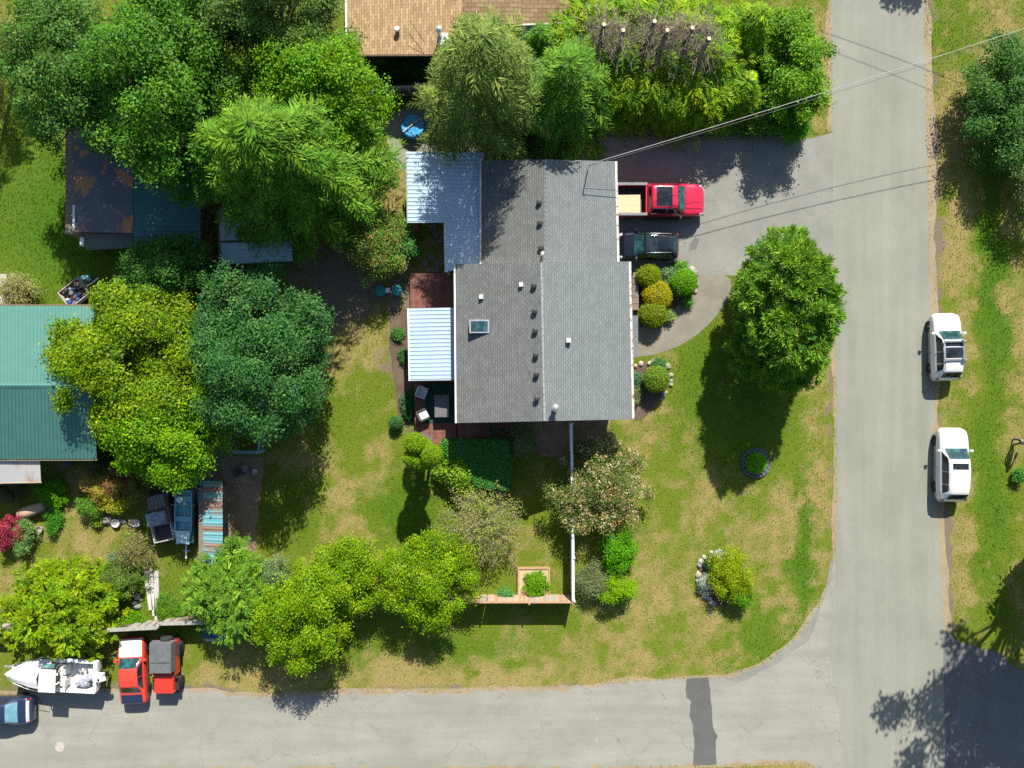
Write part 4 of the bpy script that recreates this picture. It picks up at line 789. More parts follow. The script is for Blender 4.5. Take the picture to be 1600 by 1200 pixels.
# entry porch roof strip on the east side
for (y0, y1) in ((493, 508), (508, 524), (524, 541), (541, 558)):
    q = [HB.p(985, y0, 2.9), HB.p(997, y0, 2.75), HB.p(997, y1, 2.75), HB.p(985, y1, 2.9)]; HB.slab('porch_roof', q, .1, SHIN_GREY)
for k in range(6): q = [HB.p(988, 425 + k * 10, .4), HB.p(998, 425 + k * 10, .4), HB.p(998, 434.3 + k * 10, .4), HB.p(988, 434.3 + k * 10, .4)]; HB.slab('porch_step', q, .35, DARKWOOD)
# --- patio roofs in ribbed white steel
PATIO = metal_roof('white_steel', (.36, .48, .57), (.32, .42, .50), None, .45)
def patio(label, q, h0, h1, npan, ribs):
    """q: NW, NE, SE, SW pixels; west edge at height h0, east edge at h1"""
    cx, cy = sum(p[0] for p in q) / 4, sum(p[1] for p in q) / 4; B = Bld('patio_roof', label, 'roof', cx, cy)
    a, b, c, d = B.p(*q[0], h0), B.p(*q[1], h1), B.p(*q[2], h1), B.p(*q[3], h0); corr(B, (a, b, c, d), npan, ribs, .03, [PATIO], seed=npan)
    for e, f in ((a, d), (b, c)):
        m = MB(); m.tube([e - Vector((0, 0, .12)), f - Vector((0, 0, .12))], .06, 4); m.build('beam', WHITE, B.t)
    for e in (a, b, c, d):
        ee = e * .93; m = MB(); m.box(ee.x, ee.y, (e.z - .15) / 2, .1, .1, e.z - .15); m.build('post', WHITE, B.t)
    return B, (a, b, c, d)
patio('wide white steel patio roof shaded by the olive fir', [(635, 237), (755, 238), (750, 348), (637, 348)], 2.45, 2.75, 6, 3)
patio('narrow white steel roof linking the patio to the house corner', [(694.5, 340), (750.5, 340), (752.5, 414), (696, 425)], 2.65, 2.9, 4, 4)
BC, qc = patio('white steel roof over the rear deck beside the skylight', [(639, 482), (712, 480.5), (713.5, 594), (641, 595)], 2.5, 2.9, 6, 3)
gutter(BC, qc[0] + Vector((0, 0, .03)), qc[3] + Vector((0, 0, .03)), -1, WHITE)
# --- decks
def deck(name, label, rects, h, mats, step=.145):
    cx = sum(r[0] + r[2] for r in rects) / 2 / len(rects); cy = sum(r[1] + r[3] for r in rects) / 2 / len(rects); B = Bld(name, label, 'deck', cx, cy); n = 0; R = random.Random(3)
    for (x0, y0, x1, y1) in rects:
        a, b = B.p(x0, y0, h), B.p(x1, y1, h); k = int((b.x - a.x) / step); ln = a.y - b.y; me = {}
        for mt in mats: q = MB(); q.box(0, 0, 0, step * .93, ln, .035); o = q.build('plank', mt, B.t); me[mt] = o; o.location = (a.x + step / 2 + step * mats.index(mt), (a.y + b.y) / 2, h)
        for i in range(len(mats), k): inst(me[mats[R.randrange(len(mats))]], B.t, (a.x + step * (i + .5), (a.y + b.y) / 2, h + R.uniform(-.002, .002)))
        m = MB(); m.box((a.x + b.x) / 2, (a.y + b.y) / 2, h / 2 - .02, (b.x - a.x) - .1, ln - .1, h - .06); m.build('skirt', DARKWOOD, B.t)
    return B
deck('wooden_deck', 'shaded red brown deck between the two white steel roofs', [(641, 427, 713, 482)], .55, [DECKRED, DECKRED2])
D2 = deck('wooden_deck', 'L shaped red brown deck with seating below the house', [(648, 588, 714, 700), (715, 640, 800, 691)], .5, [DECKRED2, DECKRED])
for k in range(3): q = [D2.p(664, 419 + k, .2), D2.p(686, 419 + k, .2), D2.p(686, 427, .2), D2.p(664, 427, .2)]
CARPET = M('green_carpet', (.008, .048, .035), (.012, .06, .042), 20, .95)
a, b = G(664, 598, .53), G(715, 661, .53); m = MB(); m.box(0, 0, .006, b[0] - a[0], a[1] - b[1], .012); tag(m.build('outdoor_carpet', CARPET, None, loc=((a[0] + b[0]) / 2, (a[1] + b[1]) / 2, .522)), 'dark green outdoor carpet laid on the lower deck', 'carpet')
# steps and round stepping stones north of the upper deck
STONE = M('stepping_stone', (.16, .15, .14), (.11, .105, .10), 7, .9, .3)
for (px, py) in [(677, 355), (683, 365), (690, 375), (674, 402), (664, 411), (686, 415)]:
    x, y = G(px, py); m = MB(); m.lathe([(.24, 0), (.25, .03), (.23, .05)], 0, 0, 14); tag(m.build('stepping_stone', STONE, None, loc=(x, y, .002)), 'round grey stepping stone beside the narrow steel roof', 'stone', 'round stepping stones by the steel roof')

# --- tan shingle neighbour across the north
NB = Bld('house', 'neighbouring house with tan shingle roofs beyond the north fence', 'house', 700, 10)
E1 = 3.0
a, b, c, d = NB.p(541, -90, E1), NB.p(722, -90, E1 + .8), NB.p(723, 84, E1 + .8), NB.p(542.5, 85, E1); NB.slab('roof_slope', [a, b, c, d], .16, SHIN_TAN)
gutter(NB, d, c, -1, M('brown_gutter', (.30, .22, .15), (.2, .15, .1), 6)); gutter(NB, a, d, -1, WHITE)
e0, e1, e2, e3, e4 = NB.p(706, -60, 3.9), NB.p(892, -60, 3.9), NB.p(890, 35, 3.1), NB.p(720, 39, 3.1), NB.p(706, 24, 3.3)
m = MB(); m.slab([NB.p(706, -60, 4.4), NB.p(817, -60, 4.4), NB.p(815.5, 38, 3.35), NB.p(721, 39, 3.35), NB.p(706, 25, 3.5)], .16); m.build('roof_slope', SHIN_TAN2, NB.t)
NB.slab('roof_slope', [NB.p(816.5, -60, 4.3), NB.p(891, -60, 4.3), NB.p(889.5, 35, 3.25), NB.p(816, 36, 3.25)], .16, SHIN_TAN2)
for p0, p1 in (((721, 39), (815, 38)), ((816, 37), (890, 35))): gutter(NB, NB.p(*p0, 3.3), NB.p(*p1, 3.28), -1, WHITE)
corr(NB, (NB.p(815, 40, 2.9), NB.p(815, 62, 2.6), NB.p(888, 62, 2.6), NB.p(888, 38, 2.9)), 3, 3, .03, [PATIO], 'awning_panel')
m = MB(); c0, c1 = NB.p(560, -80, 1.5), NB.p(705, 68, 1.5); m.box((c0.x + c1.x) / 2, (c0.y + c1.y) / 2, 1.4, c1.x - c0.x, c0.y - c1.y, 2.8); m.build('wall', SIDING2, NB.t)
m = MB(); c0, c1 = NB.p(716, -80, 1.5), NB.p(870, 20, 1.5); m.box((c0.x + c1.x) / 2, (c0.y + c1.y) / 2, 1.45, c1.x - c0.x, c0.y - c1.y, 2.9); m.build('wall', SIDING2, NB.t)
c = NB.p(621, 47, 3.5); m = MB(); m.lathe([(.13, 3.2), (.13, 3.6), (.19, 3.62), (.15, 3.74)], c.x, c.y, 10); m.build('roof_vent', GALV, NB.t)
c = NB.p(686, 48, 4.3); m = MB(); m.lathe([(.14, 3.4), (.13, 4.4), (.21, 4.42), (.20, 4.52), (.05, 4.62)], c.x, c.y, 12); o = m.build('flue', GALV, NB.t); m = MB(); m.box(c.x + .2, c.y - .2, 3.72, .6, .7, .03); m.build('flashing', WHITE, o)
for q in (((640, 32), (664, 66)), ((638, 72), (662, 84))): NB.bar('roof_wire', NB.p(*q[0], 3.9), NB.p(*q[1], 3.95), .018, BLACKP)

# --- western outbuildings
FELT = metal_roof('tar_paper', (.085, .094, .11), (.115, .124, .14), (.34, .17, .08), .8, .51, .56, (.5, .5, .5), .3)
TEAL = metal_roof('dark_teal_steel', (.012, .105, .105), (.018, .125, .12), None, .5, stretch=(1, 1, 1)); TEALB = metal_roof('teal_steel', (.052, .158, .130), (.065, .178, .150), None, .5)
MOSSY = metal_roof('mossy_steel', (.06, .10, .085), (.12, .10, .07), (.16, .085, .045), .7, .56, .7)
LTBLUE = metal_roof('pale_blue_steel', (.28, .42, .46), (.22, .34, .38), None, .5); GREYST = metal_roof('grey_steel', (.34, .37, .41), (.27, .29, .31), (.22, .15, .1), .5, .66, .8)
RUSTY = metal_roof('rust_streaked_steel', (.36, .36, .36), (.42, .38, .33), (.30, .18, .09), .6, .50, .72, (1, .3, 1)); RUSTW = metal_roof('littered_steel', (.35, .22, .12), (.42, .30, .18), (.22, .13, .07), .8)
SB = Bld('shed', 'dark shed with peeling felt and teal steel roof halves', 'shed', 215, 300)
SB.slab('felt_roof', [SB.p(116, 205, 2.6), SB.p(208, 205, 3.1), SB.p(208, 364, 3.1), SB.p(118, 362, 2.6)], .1, FELT)
corr(SB, (SB.p(209, 200, 3.15), SB.p(314, 205, 2.6), SB.p(313, 387, 2.6), SB.p(209, 388, 3.15)), 8, 3, .02, [TEAL])
corr(SB, (SB.p(135, 366, 2.45), SB.p(135, 391, 2.2), SB.p(208, 387, 2.3), SB.p(208, 364, 2.55)), 3, 5, .02, [MOSSY], kind='wave')
SB.box('wall', 212, 290, 1.25, 7.4, 6.6, 2.4, DARKWOOD); SB.box('gutter', 116, 341, 2.4, .14, 1.6, .12, WHITE); SB.box('downpipe', 130, 378, 2.0, .25, .5, .3, WHITE)
LB = Bld('lean_to', 'small pale blue corrugated lean-to beneath the feathery cedar', 'shed', 400, 370)
corr(LB, (LB.p(347, 318, 2.7), LB.p(347, 344, 2.5), LB.p(420, 344, 2.5), LB.p(420, 318, 2.7)), 3, 6, .02, [GREYST], kind='wave')
corr(LB, (LB.p(343, 345, 2.45), LB.p(344, 376, 2.3), LB.p(455, 374, 2.3), LB.p(455, 345, 2.45)), 5, 5, .02, [GREYST], kind='wave')
corr(LB, (LB.p(344.5, 380, 2.3), LB.p(347, 413, 2.05), LB.p(457, 408, 2.05), LB.p(456, 376, 2.3)), 5, 5, .022, [LTBLUE], kind='wave')
LB.box('wall', 400, 368, 1.0, 4.0, 3.0, 1.95, DARKWOOD)
BB = Bld('barn', 'long barn with ribbed green steel roof beside the yellow maple', 'barn', 40, 600)
R0, E0 = 4.6, 3.0
corr(BB, (BB.p(-130, 602, R0), BB.p(-130, 478, E0), BB.p(147, 478, E0), BB.p(147, 602, R0)), 12, 4, .035, [TEALB], seed=4)
corr(BB, (BB.p(-130, 602.6, R0), BB.p(-130, 718, E0), BB.p(151, 717, E0), BB.p(147, 602.6, R0)), 12, 4, .035, [TEALB], seed=5)
m = MB(); a, b = BB.p(-130, 602.3, R0), BB.p(147, 602.3, R0); m.add([(a.x, a.y + .16, a.z - .03), (a.x, a.y, a.z + .05), (a.x, a.y - .16, a.z - .03), (b.x, b.y + .16, b.z - .03), (b.x, b.y, b.z + .05), (b.x, b.y - .16, b.z - .03)], [(0, 1, 4, 3), (1, 2, 5, 4)]); m.build('ridge_cap', TEALB, BB.t)
BB.box('wall', 5, 600, 1.45, 10.2, 8.9, 2.9, DARKWOOD)
for p0, p1, sg in (((-130, 478), (147, 478), 1), ((-130, 718), (151, 717), -1)): gutter(BB, BB.p(*p0, E0 - .02), BB.p(*p1, E0 - .02), sg, M('wood_fascia', (.36, .27, .17), (.28, .2, .12), 6))
corr(BB, (BB.p(-60, 716, 2.9), BB.p(-60, 755, 2.5), BB.p(64, 754, 2.5), BB.p(61, 692, 3.0)), 4, 7, .02, [RUSTY], 'lean_to_panel', kind='wave')
corr(BB, (BB.p(-60, 692, 3.05), BB.p(-60, 702, 3.0), BB.p(61, 697, 3.02), BB.p(60, 692, 3.06)), 1, 7, .02, [RUSTW], 'lean_to_panel', kind='wave')
for k in (714, 735): BB.bar('batten', BB.p(-40, k + 2, 2.85 - (k - 714) * .012), BB.p(63, k, 2.85 - (k - 714) * .012), .03, M('wood_fascia', (.36, .27, .17)))
BB.bar('batten', BB.p(-40, 756, 2.5), BB.p(65, 754, 2.5), .05, M('wood_fascia', (.36, .27, .17)))
# striped rusty lean-to along the dog run
RB = Bld('lean_to', 'long narrow lean-to of rusty teal metal strips beside the dirt run', 'shed', 332, 815)
STRIP = [metal_roof('faded_teal_sheet', (.10, .30, .33), (.16, .26, .26), (.26, .14, .085), .6, .56, .66, (.6, 2.5, 1)), metal_roof('rusted_sheet', (.20, .12, .085), (.15, .085, .055), (.12, .27, .29), .75, .58, .7, (.6, 2.5, 1)), metal_roof('teal_rust_sheet', (.085, .24, .27), (.19, .14, .11), (.23, .12, .07), .7, .5, .6, (.6, 2.5, 1))]
corr(RB, (RB.p(317, 752, 2.2), RB.p(347.5, 752, 2.4), RB.p(348.5, 884, 2.4), RB.p(317.5, 882, 2.2)), 15, 1, .03, STRIP, seed=12)
RB.box('wall', 334, 816, 1.0, 1.0, 4.6, 2.1, DARKWOOD)

# --- fences
def fence(name, label, pts, h, bw, mat, mats=None, post=2.4, rails=True, group=None, cap=None, gap=.002, inner=1):
    P = [Vector((*G(x, y), 0)) for x, y in pts]; t = thing(name, label, 'fence', P[0], 0, group); mats = mats or [mat]; R = random.Random(len(pts) * 7 + int(h * 10)); proto = {}
    for a, b in zip(P, P[1:]):
        d = (b - a); L = d.length; u = d.normalized(); rz = math.atan2(u.y, u.x); n = int(L / (bw + gap)); nrm = Vector((-u.y, u.x, 0)) * inner
        for i in range(n):
            mt = mats[R.randrange(len(mats))]; p = a - P[0] + u * ((i + .5) * (bw + gap)); z = h / 2 + R.uniform(-.012, .012)
            if mt not in proto: m = MB(); m.box(0, 0, 0, bw, .025, h); proto[mt] = m.build('board', mt, t); proto[mt].location = (p.x, p.y, z); proto[mt].rotation_euler = (0, 0, rz)
            else: inst(proto[mt], t, (p.x, p.y, z), (0, 0, rz))
        k = max(1, round(L / post))
        for i in range(k + 1):
            p = a - P[0] + u * (L * i / k) + nrm * .07; m = MB(); m.box(0, 0, (h + .14) / 2, .1, .1, h + .14, rz); o = m.build('post', mats[0], t); o.location = p
        if rails:
            for z in (.35, h - .25):
                p = (a + b) / 2 - P[0] + nrm * .045; m = MB(); m.box(0, 0, 0, L, .045, .09, rz); o = m.build('rail', mats[0], t); o.location = (p.x, p.y, z)
        if cap: p = (a + b) / 2 - P[0]; m = MB(); m.box(0, 0, 0, L, cap, .04, rz); o = m.build('cap_rail', mats[0], t); o.location = (p.x, p.y, h + .035)
    return t
FW = M('white_fence_board', (.74, .76, .78), (.62, .64, .66), 6, .7)
fence('white_fence', 'white board fence running from the house to the fence corner', [(889, 660), (891.5, 796), (892, 926)], 1.75, .14, FW, [FW], 2.4, cap=.16, inner=1)
fence('wooden_fence', 'cedar board fence along the south edge of the back yard', [(892, 929), (760, 929), (598, 931), (416, 937)], 1.65, .14, CEDARW, [CEDARW, GREYW, M('pale_cedar', (.46, .33, .22), (.36, .25, .16), 6, .8)], 2.45, cap=.09, inner=1)
fence('wooden_fence', 'weathered grey board fence behind the red car', [(350, 960), (268, 962), (262, 968), (186, 972), (-60, 975)], 1.5, .16, GREYW, [GREYW, DARKWOOD], 2.4, cap=.24, inner=1)
fence('wooden_fence', 'low weathered fence beside the wooden ramp below the tan roof', [(588, 152), (700, 148)], 1.4, .16, GREYW, [GREYW, DARKWOOD], 2.2, cap=.18, inner=-1)
fence('wire_fence', 'thin pale fence at the head of the dirt run', [(378, 705), (414, 705), (418, 655)], 1.2, .05, LTBLUE, [LTBLUE], 1.6, gap=.22, cap=.05)
# wooden ramp by the tan house
WB = Bld('wooden_ramp', 'weathered plank ramp under the branches of the olive fir', 'ramp', 650, 143)
for k in range(11):
    x0 = 604 + k * 8.6; q = [WB.p(x0, 136.5 - k * .15, .8), WB.p(x0 + 8.2, 136.5 - k * .15, .8), WB.p(x0 + 8.2, 149 - k * .15, .8), WB.p(x0, 149 - k * .15, .8)]; WB.slab('plank', q, .06, GREYW if k < 2 else DARKWOOD)
for x0 in (608, 650, 692): WB.box('post', x0, 143, .37, .1, .4, .72, DARKWOOD)
# ------------------------------------------------------------------ vehicles
def paint(name, c, rough=.28, coat=1.0): return M(name, c, tuple(x * .9 for x in c), 1.5, rough, coat=coat)
P_WHITE = paint('white_car_paint', (.62, .62, .61)); P_RED = paint('crimson_truck_paint', (.50, .012, .045)); P_BLACK = paint('black_car_paint', (.006, .008, .014), .2); P_RED2 = paint('faded_red_paint', (.60, .05, .03), .5, .3); P_NAVY = paint('navy_paint', (.016, .024, .055), .3); P_JEEP = paint('bright_red_paint', (.66, .035, .02), .4, .5)
CARGL = glass_mat('car_glass', (.012, .040, .044), .05); CARGL2 = glass_mat('dark_car_glass', (.010, .014, .018), .05)
TYRE = M('tyre_rubber', (.016, .016, .016), (.028, .028, .026), 12, .85); RIM = M('alloy_rim', (.45, .46, .47), (.35, .36, .37), 8, .3, metal=.7)
RLIGHT = paint('tail_lamp', (.35, .012, .012), .15); FLIGHT = paint('head_lamp', (.62, .64, .66), .12); TRIM = M('black_trim', (.02, .02, .021), (.03, .03, .03), 10, .6)
class Loft:
    """car body: stations along x (front positive); section of 13 points from sill to sill"""
    def __init__(s, L, W, keys, z0=.24, tumble=.94):
        k = np.array(keys, float); s.L = L; s.k = k; s.W = W; s.z0 = z0; s.tu = tumble
        f = np.linspace(0, 1, 121); s.f = f; s.c = []
        for j in range(1, 5):
            v = np.interp(f, k[:, 0], k[:, j]); w = np.array([1, 2, 3, 2, 1]) / 9; p = np.pad(v, 2, mode='edge'); s.c.append(np.convolve(p, w, 'valid'))
    def sec(s, f):
        hw, zb, wr, zt = (np.interp(f, s.f, c) for c in s.c); w = hw * s.W / 2; r = wr * s.W / 2; x = s.L / 2 - f * s.L; z0 = s.z0 + (0.12 * max(0, (.06 - f) / .06) + .12 * max(0, (f - .94) / .06))
        rl = min(.05, (zt - zb) * .25); h = [(w * s.tu, z0), (w, (z0 + zb) * .5), (w * .985, zb - .05), (w * .95, zb), (r, zt - rl), (r * .86, zt - rl * .15), (r * .5, zt + .012), (0, zt + .018)]
        pts = [(-a, b) for a, b in h] + [(a, b) for a, b in h[-2::-1]]; return x, np.array(pts)
    def pt(s, f, t):
        x, p = s.sec(f); i = min(int(t), len(p) - 2); q = p[i] + (p[i + 1] - p[i]) * (t - i); return np.array([x, -q[0], q[1]])
    def body(s, name, mat, parent, f0=0.0, f1=1.0, n=56):
        v = []; fc = []; k = 15
        for i in range(n):
            x, p = s.sec(f0 + (f1 - f0) * i / (n - 1)); v += [(x, -a, b) for a, b in p]
        for i in range(n - 1):
            for j in range(k - 1): a = i * k + j; fc.append((a, a + 1, a + k + 1, a + k))
            fc.append((i * k + k - 1, i * k, (i + 1) * k, (i + 1) * k + k - 1))
        fc.append(tuple(range(k))[::-1]); fc.append(tuple((n - 1) * k + j for j in range(k)))
        o = mesh_obj(name, v, fc, mat, parent, True); me = o.data
        return o
    def patch(s, name, mat, parent, f0, f1, t0, t1, off=.008, n=7, m=9, f0b=None, f1b=None):
        """panel laid just proud of the body; f0b/f1b: limits at the t1 side"""
        f0b = f0 if f0b is None else f0b; f1b = f1 if f1b is None else f1b; v = []; fc = []; mid = np.array([0, 0, .7])
        for i in range(n):
            for j in range(m):
                u, w = i / (n - 1), j / (m - 1); t = t0 + (t1 - t0) * w; a = f0 + (f0b - f0) * w; b = f1 + (f1b - f1) * w; f = a + (b - a) * u; p = s.pt(f, t)
                du = s.pt(min(1, f + .004), t) - s.pt(max(0, f - .004), t); dv = s.pt(f, min(14, t + .03)) - s.pt(f, max(0, t - .03)); nn = np.cross(du, dv); nn = nn / (np.linalg.norm(nn) + 1e-9)
                ref = p - np.array([p[0], 0, .7]); nn = nn if np.dot(nn, ref) > 0 else -nn; v.append(p + nn * off)
        for i in range(n - 1):
            for j in range(m - 1): a = i * m + j; fc.append((a, a + 1, a + m + 1, a + m))
        q0 = np.cross(np.array(v[m]) - v[0], np.array(v[1]) - v[0])
        if np.dot(q0, np.array(v[0]) - np.array([v[0][0], 0, .7])) > 0: fc = [q[::-1] for q in fc]
        return mesh_obj(name, v, fc, mat, parent, True)
def wheels(t, xs, y, r=.34, w=.22, rim=RIM):
    m = MB(); m.lathe([(r * .6, -w / 2), (r * .93, -w / 2), (r, -w * .3), (r, w * .3), (r * .93, w / 2), (r * .6, w / 2)], 0, 0, 22)
    d = MB(); d.lathe([(r * .6, -w * .46), (r * .62, w * .40), (r * .2, w * .5)], 0, 0, 14); first = None
    for x in xs:
        for sg in (-1, 1):
            if first is None: o = m.build('wheel', TYRE, t, True); q = d.build('rim', rim, o, True); first = (o, q)
            else: o = inst(first[0], t); q = inst(first[1], o)
            o.location = (x, sg * y, r); o.rotation_euler = (math.radians(-90 * sg), 0, 0)
def mirror(t, x, y, z, mat):
    for sg in (-1, 1): m = MB(); m.box(x, sg * (y + .1), z, .14, .22, .15, -.2 * sg, .8); m.build('wing_mirror', mat, t, False)
def vehicle(name, label, cat, px, py, yaw, hm=.9): x, y = G(px, py, hm); return thing(name, label, cat, (x, y, .012), math.radians(yaw))
SUV = [(0, .62, .60, .44, .66), (.015, .80, .72, .62, .78), (.05, .92, .84, .74, .90), (.12, .985, .93, .80, .99), (.245, 1, 1.0, .80, 1.07), (.27, 1, 1.01, .795, 1.12), (.40, 1, 1.03, .70, 1.58), (.46, 1, 1.035, .70, 1.64), (.6, 1, 1.05, .705, 1.67), (.78, 1, 1.07, .69, 1.64), (.87, .99, 1.08, .665, 1.56), (.955, .95, 1.06, .70, 1.14), (.98, .90, .92, .70, .97), (1, .74, .62, .58, .68)]
def suv(name, label, px, py, yaw, L, W, mat, roof='small', hs=1.0, rails=True, keys=SUV):
    t = vehicle(name, label, 'car', px, py, yaw); k = [(a, b, c * hs, d, e * hs) for a, b, c, d, e in keys]; lf = Loft(L, W, k); lf.body('body', mat, t)
    lf.patch('windscreen', CARGL, t, .268, .402, 4.25, 9.75, .010); lf.patch('rear_window', CARGL2, t, .875, .95, 4.3, 9.7, .010)
    for t0, t1 in ((3.15, 3.9), (10.85, 10.1)):
        lf.patch('side_window', CARGL2, t, .30, .57, t0, t1, .008, f0b=.39); lf.patch('side_window', CARGL2, t, .58, .74, t0, t1, .008); lf.patch('side_window', CARGL2, t, .75, .87, t0, t1, .008, f1b=.83)
    for t0, t1 in ((2.2, 3.9), (10.1, 11.8)): lf.patch('tail_lamp', RLIGHT, t, .955, .982, t0, t1, .012); lf.patch('head_lamp', FLIGHT, t, .025, .085, min(t0, t1) if t0 < 7 else t0, t1, .010)
    lf.patch('bonnet', mat, t, .055, .25, 4.3, 9.7, .012)
    if roof == 'pano': lf.patch('sunroof', CARGL2, t, .43, .50, 4.9, 9.1, .010); lf.patch('sunroof', CARGL2, t, .515, .67, 4.9, 9.1, .010)
    elif roof == 'small': lf.patch('sunroof', CARGL2, t, .46, .54, 5.3, 8.7, .010)
    elif roof == 'dark': lf.patch('sunroof', CARGL2, t, .44, .62, 5.0, 9.0, .010)
    wheels(t, (L * .5 - L * .185, -L * .5 + L * .195), W / 2 - .135, .36, .23); mirror(t, L * .5 - L * .30, W / 2, 1.05 * hs, mat)
    if rails:
        for sg in (-1, 1): m = MB(); m.tube([(L * .07, sg * W * .345, 1.62 * hs), (0, sg * W * .35, 1.70 * hs), (-L * .28, sg * W * .34, 1.69 * hs), (-L * .34, sg * W * .33, 1.60 * hs)], .018, 5); m.build('roof_rail', RIM, t, True)
    return t, lf
t, lf = suv('parked_car', 'white estate car with crossbars and panoramic sunroof on the far verge', 1480, 542, 91, 4.35, 1.80, P_WHITE, 'pano')
for x in (.30, -.85):
    m = MB(); m.box(x, 0, 1.76, .10, 1.42, .04); o = m.build('roof_crossbar', RIM, t)
    m = MB(); m.box(x, -.52, 1.83, .18, .30, .12, 0, .7); m.build('bike_clamp', M('grey_plastic', (.2, .2, .21)), o)
suv('parked_car', 'plain white car with small sunroof parked beyond the walker', 1490, 727, 89.5, 4.75, 1.88, P_WHITE, 'small', .99, False)
SPORT = [(0, .60, .55, .44, .60), (.02, .84, .68, .62, .73), (.06, .94, .80, .72, .85), (.14, .99, .88, .78, .93), (.26, 1, .95, .80, 1.0), (.29, 1, .97, .79, 1.05), (.42, 1, 1.0, .68, 1.45), (.5, 1, 1.02, .68, 1.53), (.62, 1, 1.03, .68, 1.54), (.78, 1, 1.05, .64, 1.44), (.93, .98, 1.04, .66, 1.10), (.975, .93, .92, .70, .97), (1, .78, .62, .6, .68)]
t, lf = suv('parked_car', 'glossy black hatchback facing the garage beside the red truck', 1013, 383.5, 180, 3.98, 1.74, P_BLACK, 'dark', 1.0, True, SPORT)
# --- crew cab pickup
def pickup():
    t = vehicle('pickup_truck', 'crimson pickup truck with a plywood sheet in its bed', 'truck', 1028, 312, 0, 1.1); L, W = 6.0, 2.05
    k = [(0, .66, .70, .5, .78), (.015, .86, .85, .7, .93), (.045, .95, 1.0, .78, 1.08), (.10, .99, 1.1, .80, 1.16), (.205, 1, 1.15, .82, 1.22), (.225, 1, 1.17, .80, 1.28), (.315, 1, 1.2, .70, 1.80), (.36, 1, 1.22, .71, 1.88), (.5, 1, 1.24, .72, 1.90), (.585, 1, 1.24, .715, 1.86), (.60, 1, 1.24, .72, 1.70), (.612, 1, 1.22, .80, 1.26)]
    lf = Loft(L, W, k, .42, .95); lf.body('cab', P_RED, t, 0, .612); lf.patch('windscreen', CARGL, t, .222, .315, 4.25, 9.75, .010); lf.patch('rear_window', CARGL2, t, .589, .605, 4.6, 9.4, .010); lf.patch('sunroof', CARGL2, t, .375, .54, 5.1, 8.9, .010); lf.patch('bonnet_bulge', P_RED, t, .03, .21, 5.4, 8.6, .035)
    for a, b in ((3.15, 3.9), (10.85, 10.1)): lf.patch('side_window', CARGL2, t, .25, .42, a, b, .008, f0b=.31); lf.patch('side_window', CARGL2, t, .43, .58, a, b, .008)
    for a, b in ((2.1, 3.6), (11.9, 10.4)): lf.patch('head_lamp', FLIGHT, t, .012, .06, a, b, .012)
    x0, x1 = -L / 2, L / 2 - .618 * L; bm = MB(); y = W / 2
    bm.box((x0 + x1) / 2, y - .07, .88, x1 - x0, .13, .80); bm.box((x0 + x1) / 2, -y + .07, .88, x1 - x0, .13, .80); bm.box(x1 - .05, 0, .88, .09, W - .28, .80); bm.box((x0 + x1) / 2, 0, .60, x1 - x0 - .02, W - .28, .08); bd = bm.build('bed', P_RED, t)
    m = MB(); m.box(x0 + .04, 0, .88, .08, W - .28, .78); m.build('tailgate', P_RED, t)
    for sg in (-1, 1): m = MB(); m.box((x0 + x1) / 2, sg * (y - .07), 1.295, x1 - x0, .17, .035); m.build('bed_rail_cap', M('grey_plastic', (.2, .2, .21)), bd); m = MB(); m.box(x0 - .0, sg * (y - .09), 1.0, .05, .14, .34); m.build('tail_lamp', RLIGHT, t)
    m = MB(); m.box((x0 + x1) / 2, 0, .65, x1 - x0 - .12, W - .3, .012); m.build('bed_liner', TRIM, bd)
    m = MB(); m.box(x0 - .08, 0, .55, .16, W * .9, .2); m.build('rear_bumper', RIM, t); m = MB(); m.box(L / 2 + .0, 0, .55, .14, W * .84, .24, 0, .95); m.build('front_bumper', RIM, t)
    wheels(t, (L / 2 - 1.0, -L / 2 + 1.25), y - .15, .40, .27); mirror(t, L / 2 - 1.62, y + .03, 1.3, TRIM)
    for sg in (-1, 1): m = MB(); m.box(.35, sg * (y + .04), .42, 2.3, .16, .06); m.build('running_board', TRIM, t)
    PLY = M('plywood', (.60, .46, .28), (.52, .39, .23), 3, .85, stretch=(.3, 2, 1)); bx_, by_ = t.location.x, t.location.y
    m = MB(); m.box(0, 0, 0, 1.75, 1.15, .02, .01); p = m.build('plywood_sheet', PLY, None, loc=(bx_ + x0 + 1.02, by_ - .25, 1.02)); tag(p, 'pale plywood sheet lying in the truck bed', 'plywood')
    m = MB(); m.box(0, 0, 0, 1.6, .9, .33); p = m.build('storage_crate', TRIM, None, loc=(bx_ + x0 + 1.02, by_ - .25, .838)); tag(p, 'dark crate under the plywood in the truck bed', 'crate')
pickup()
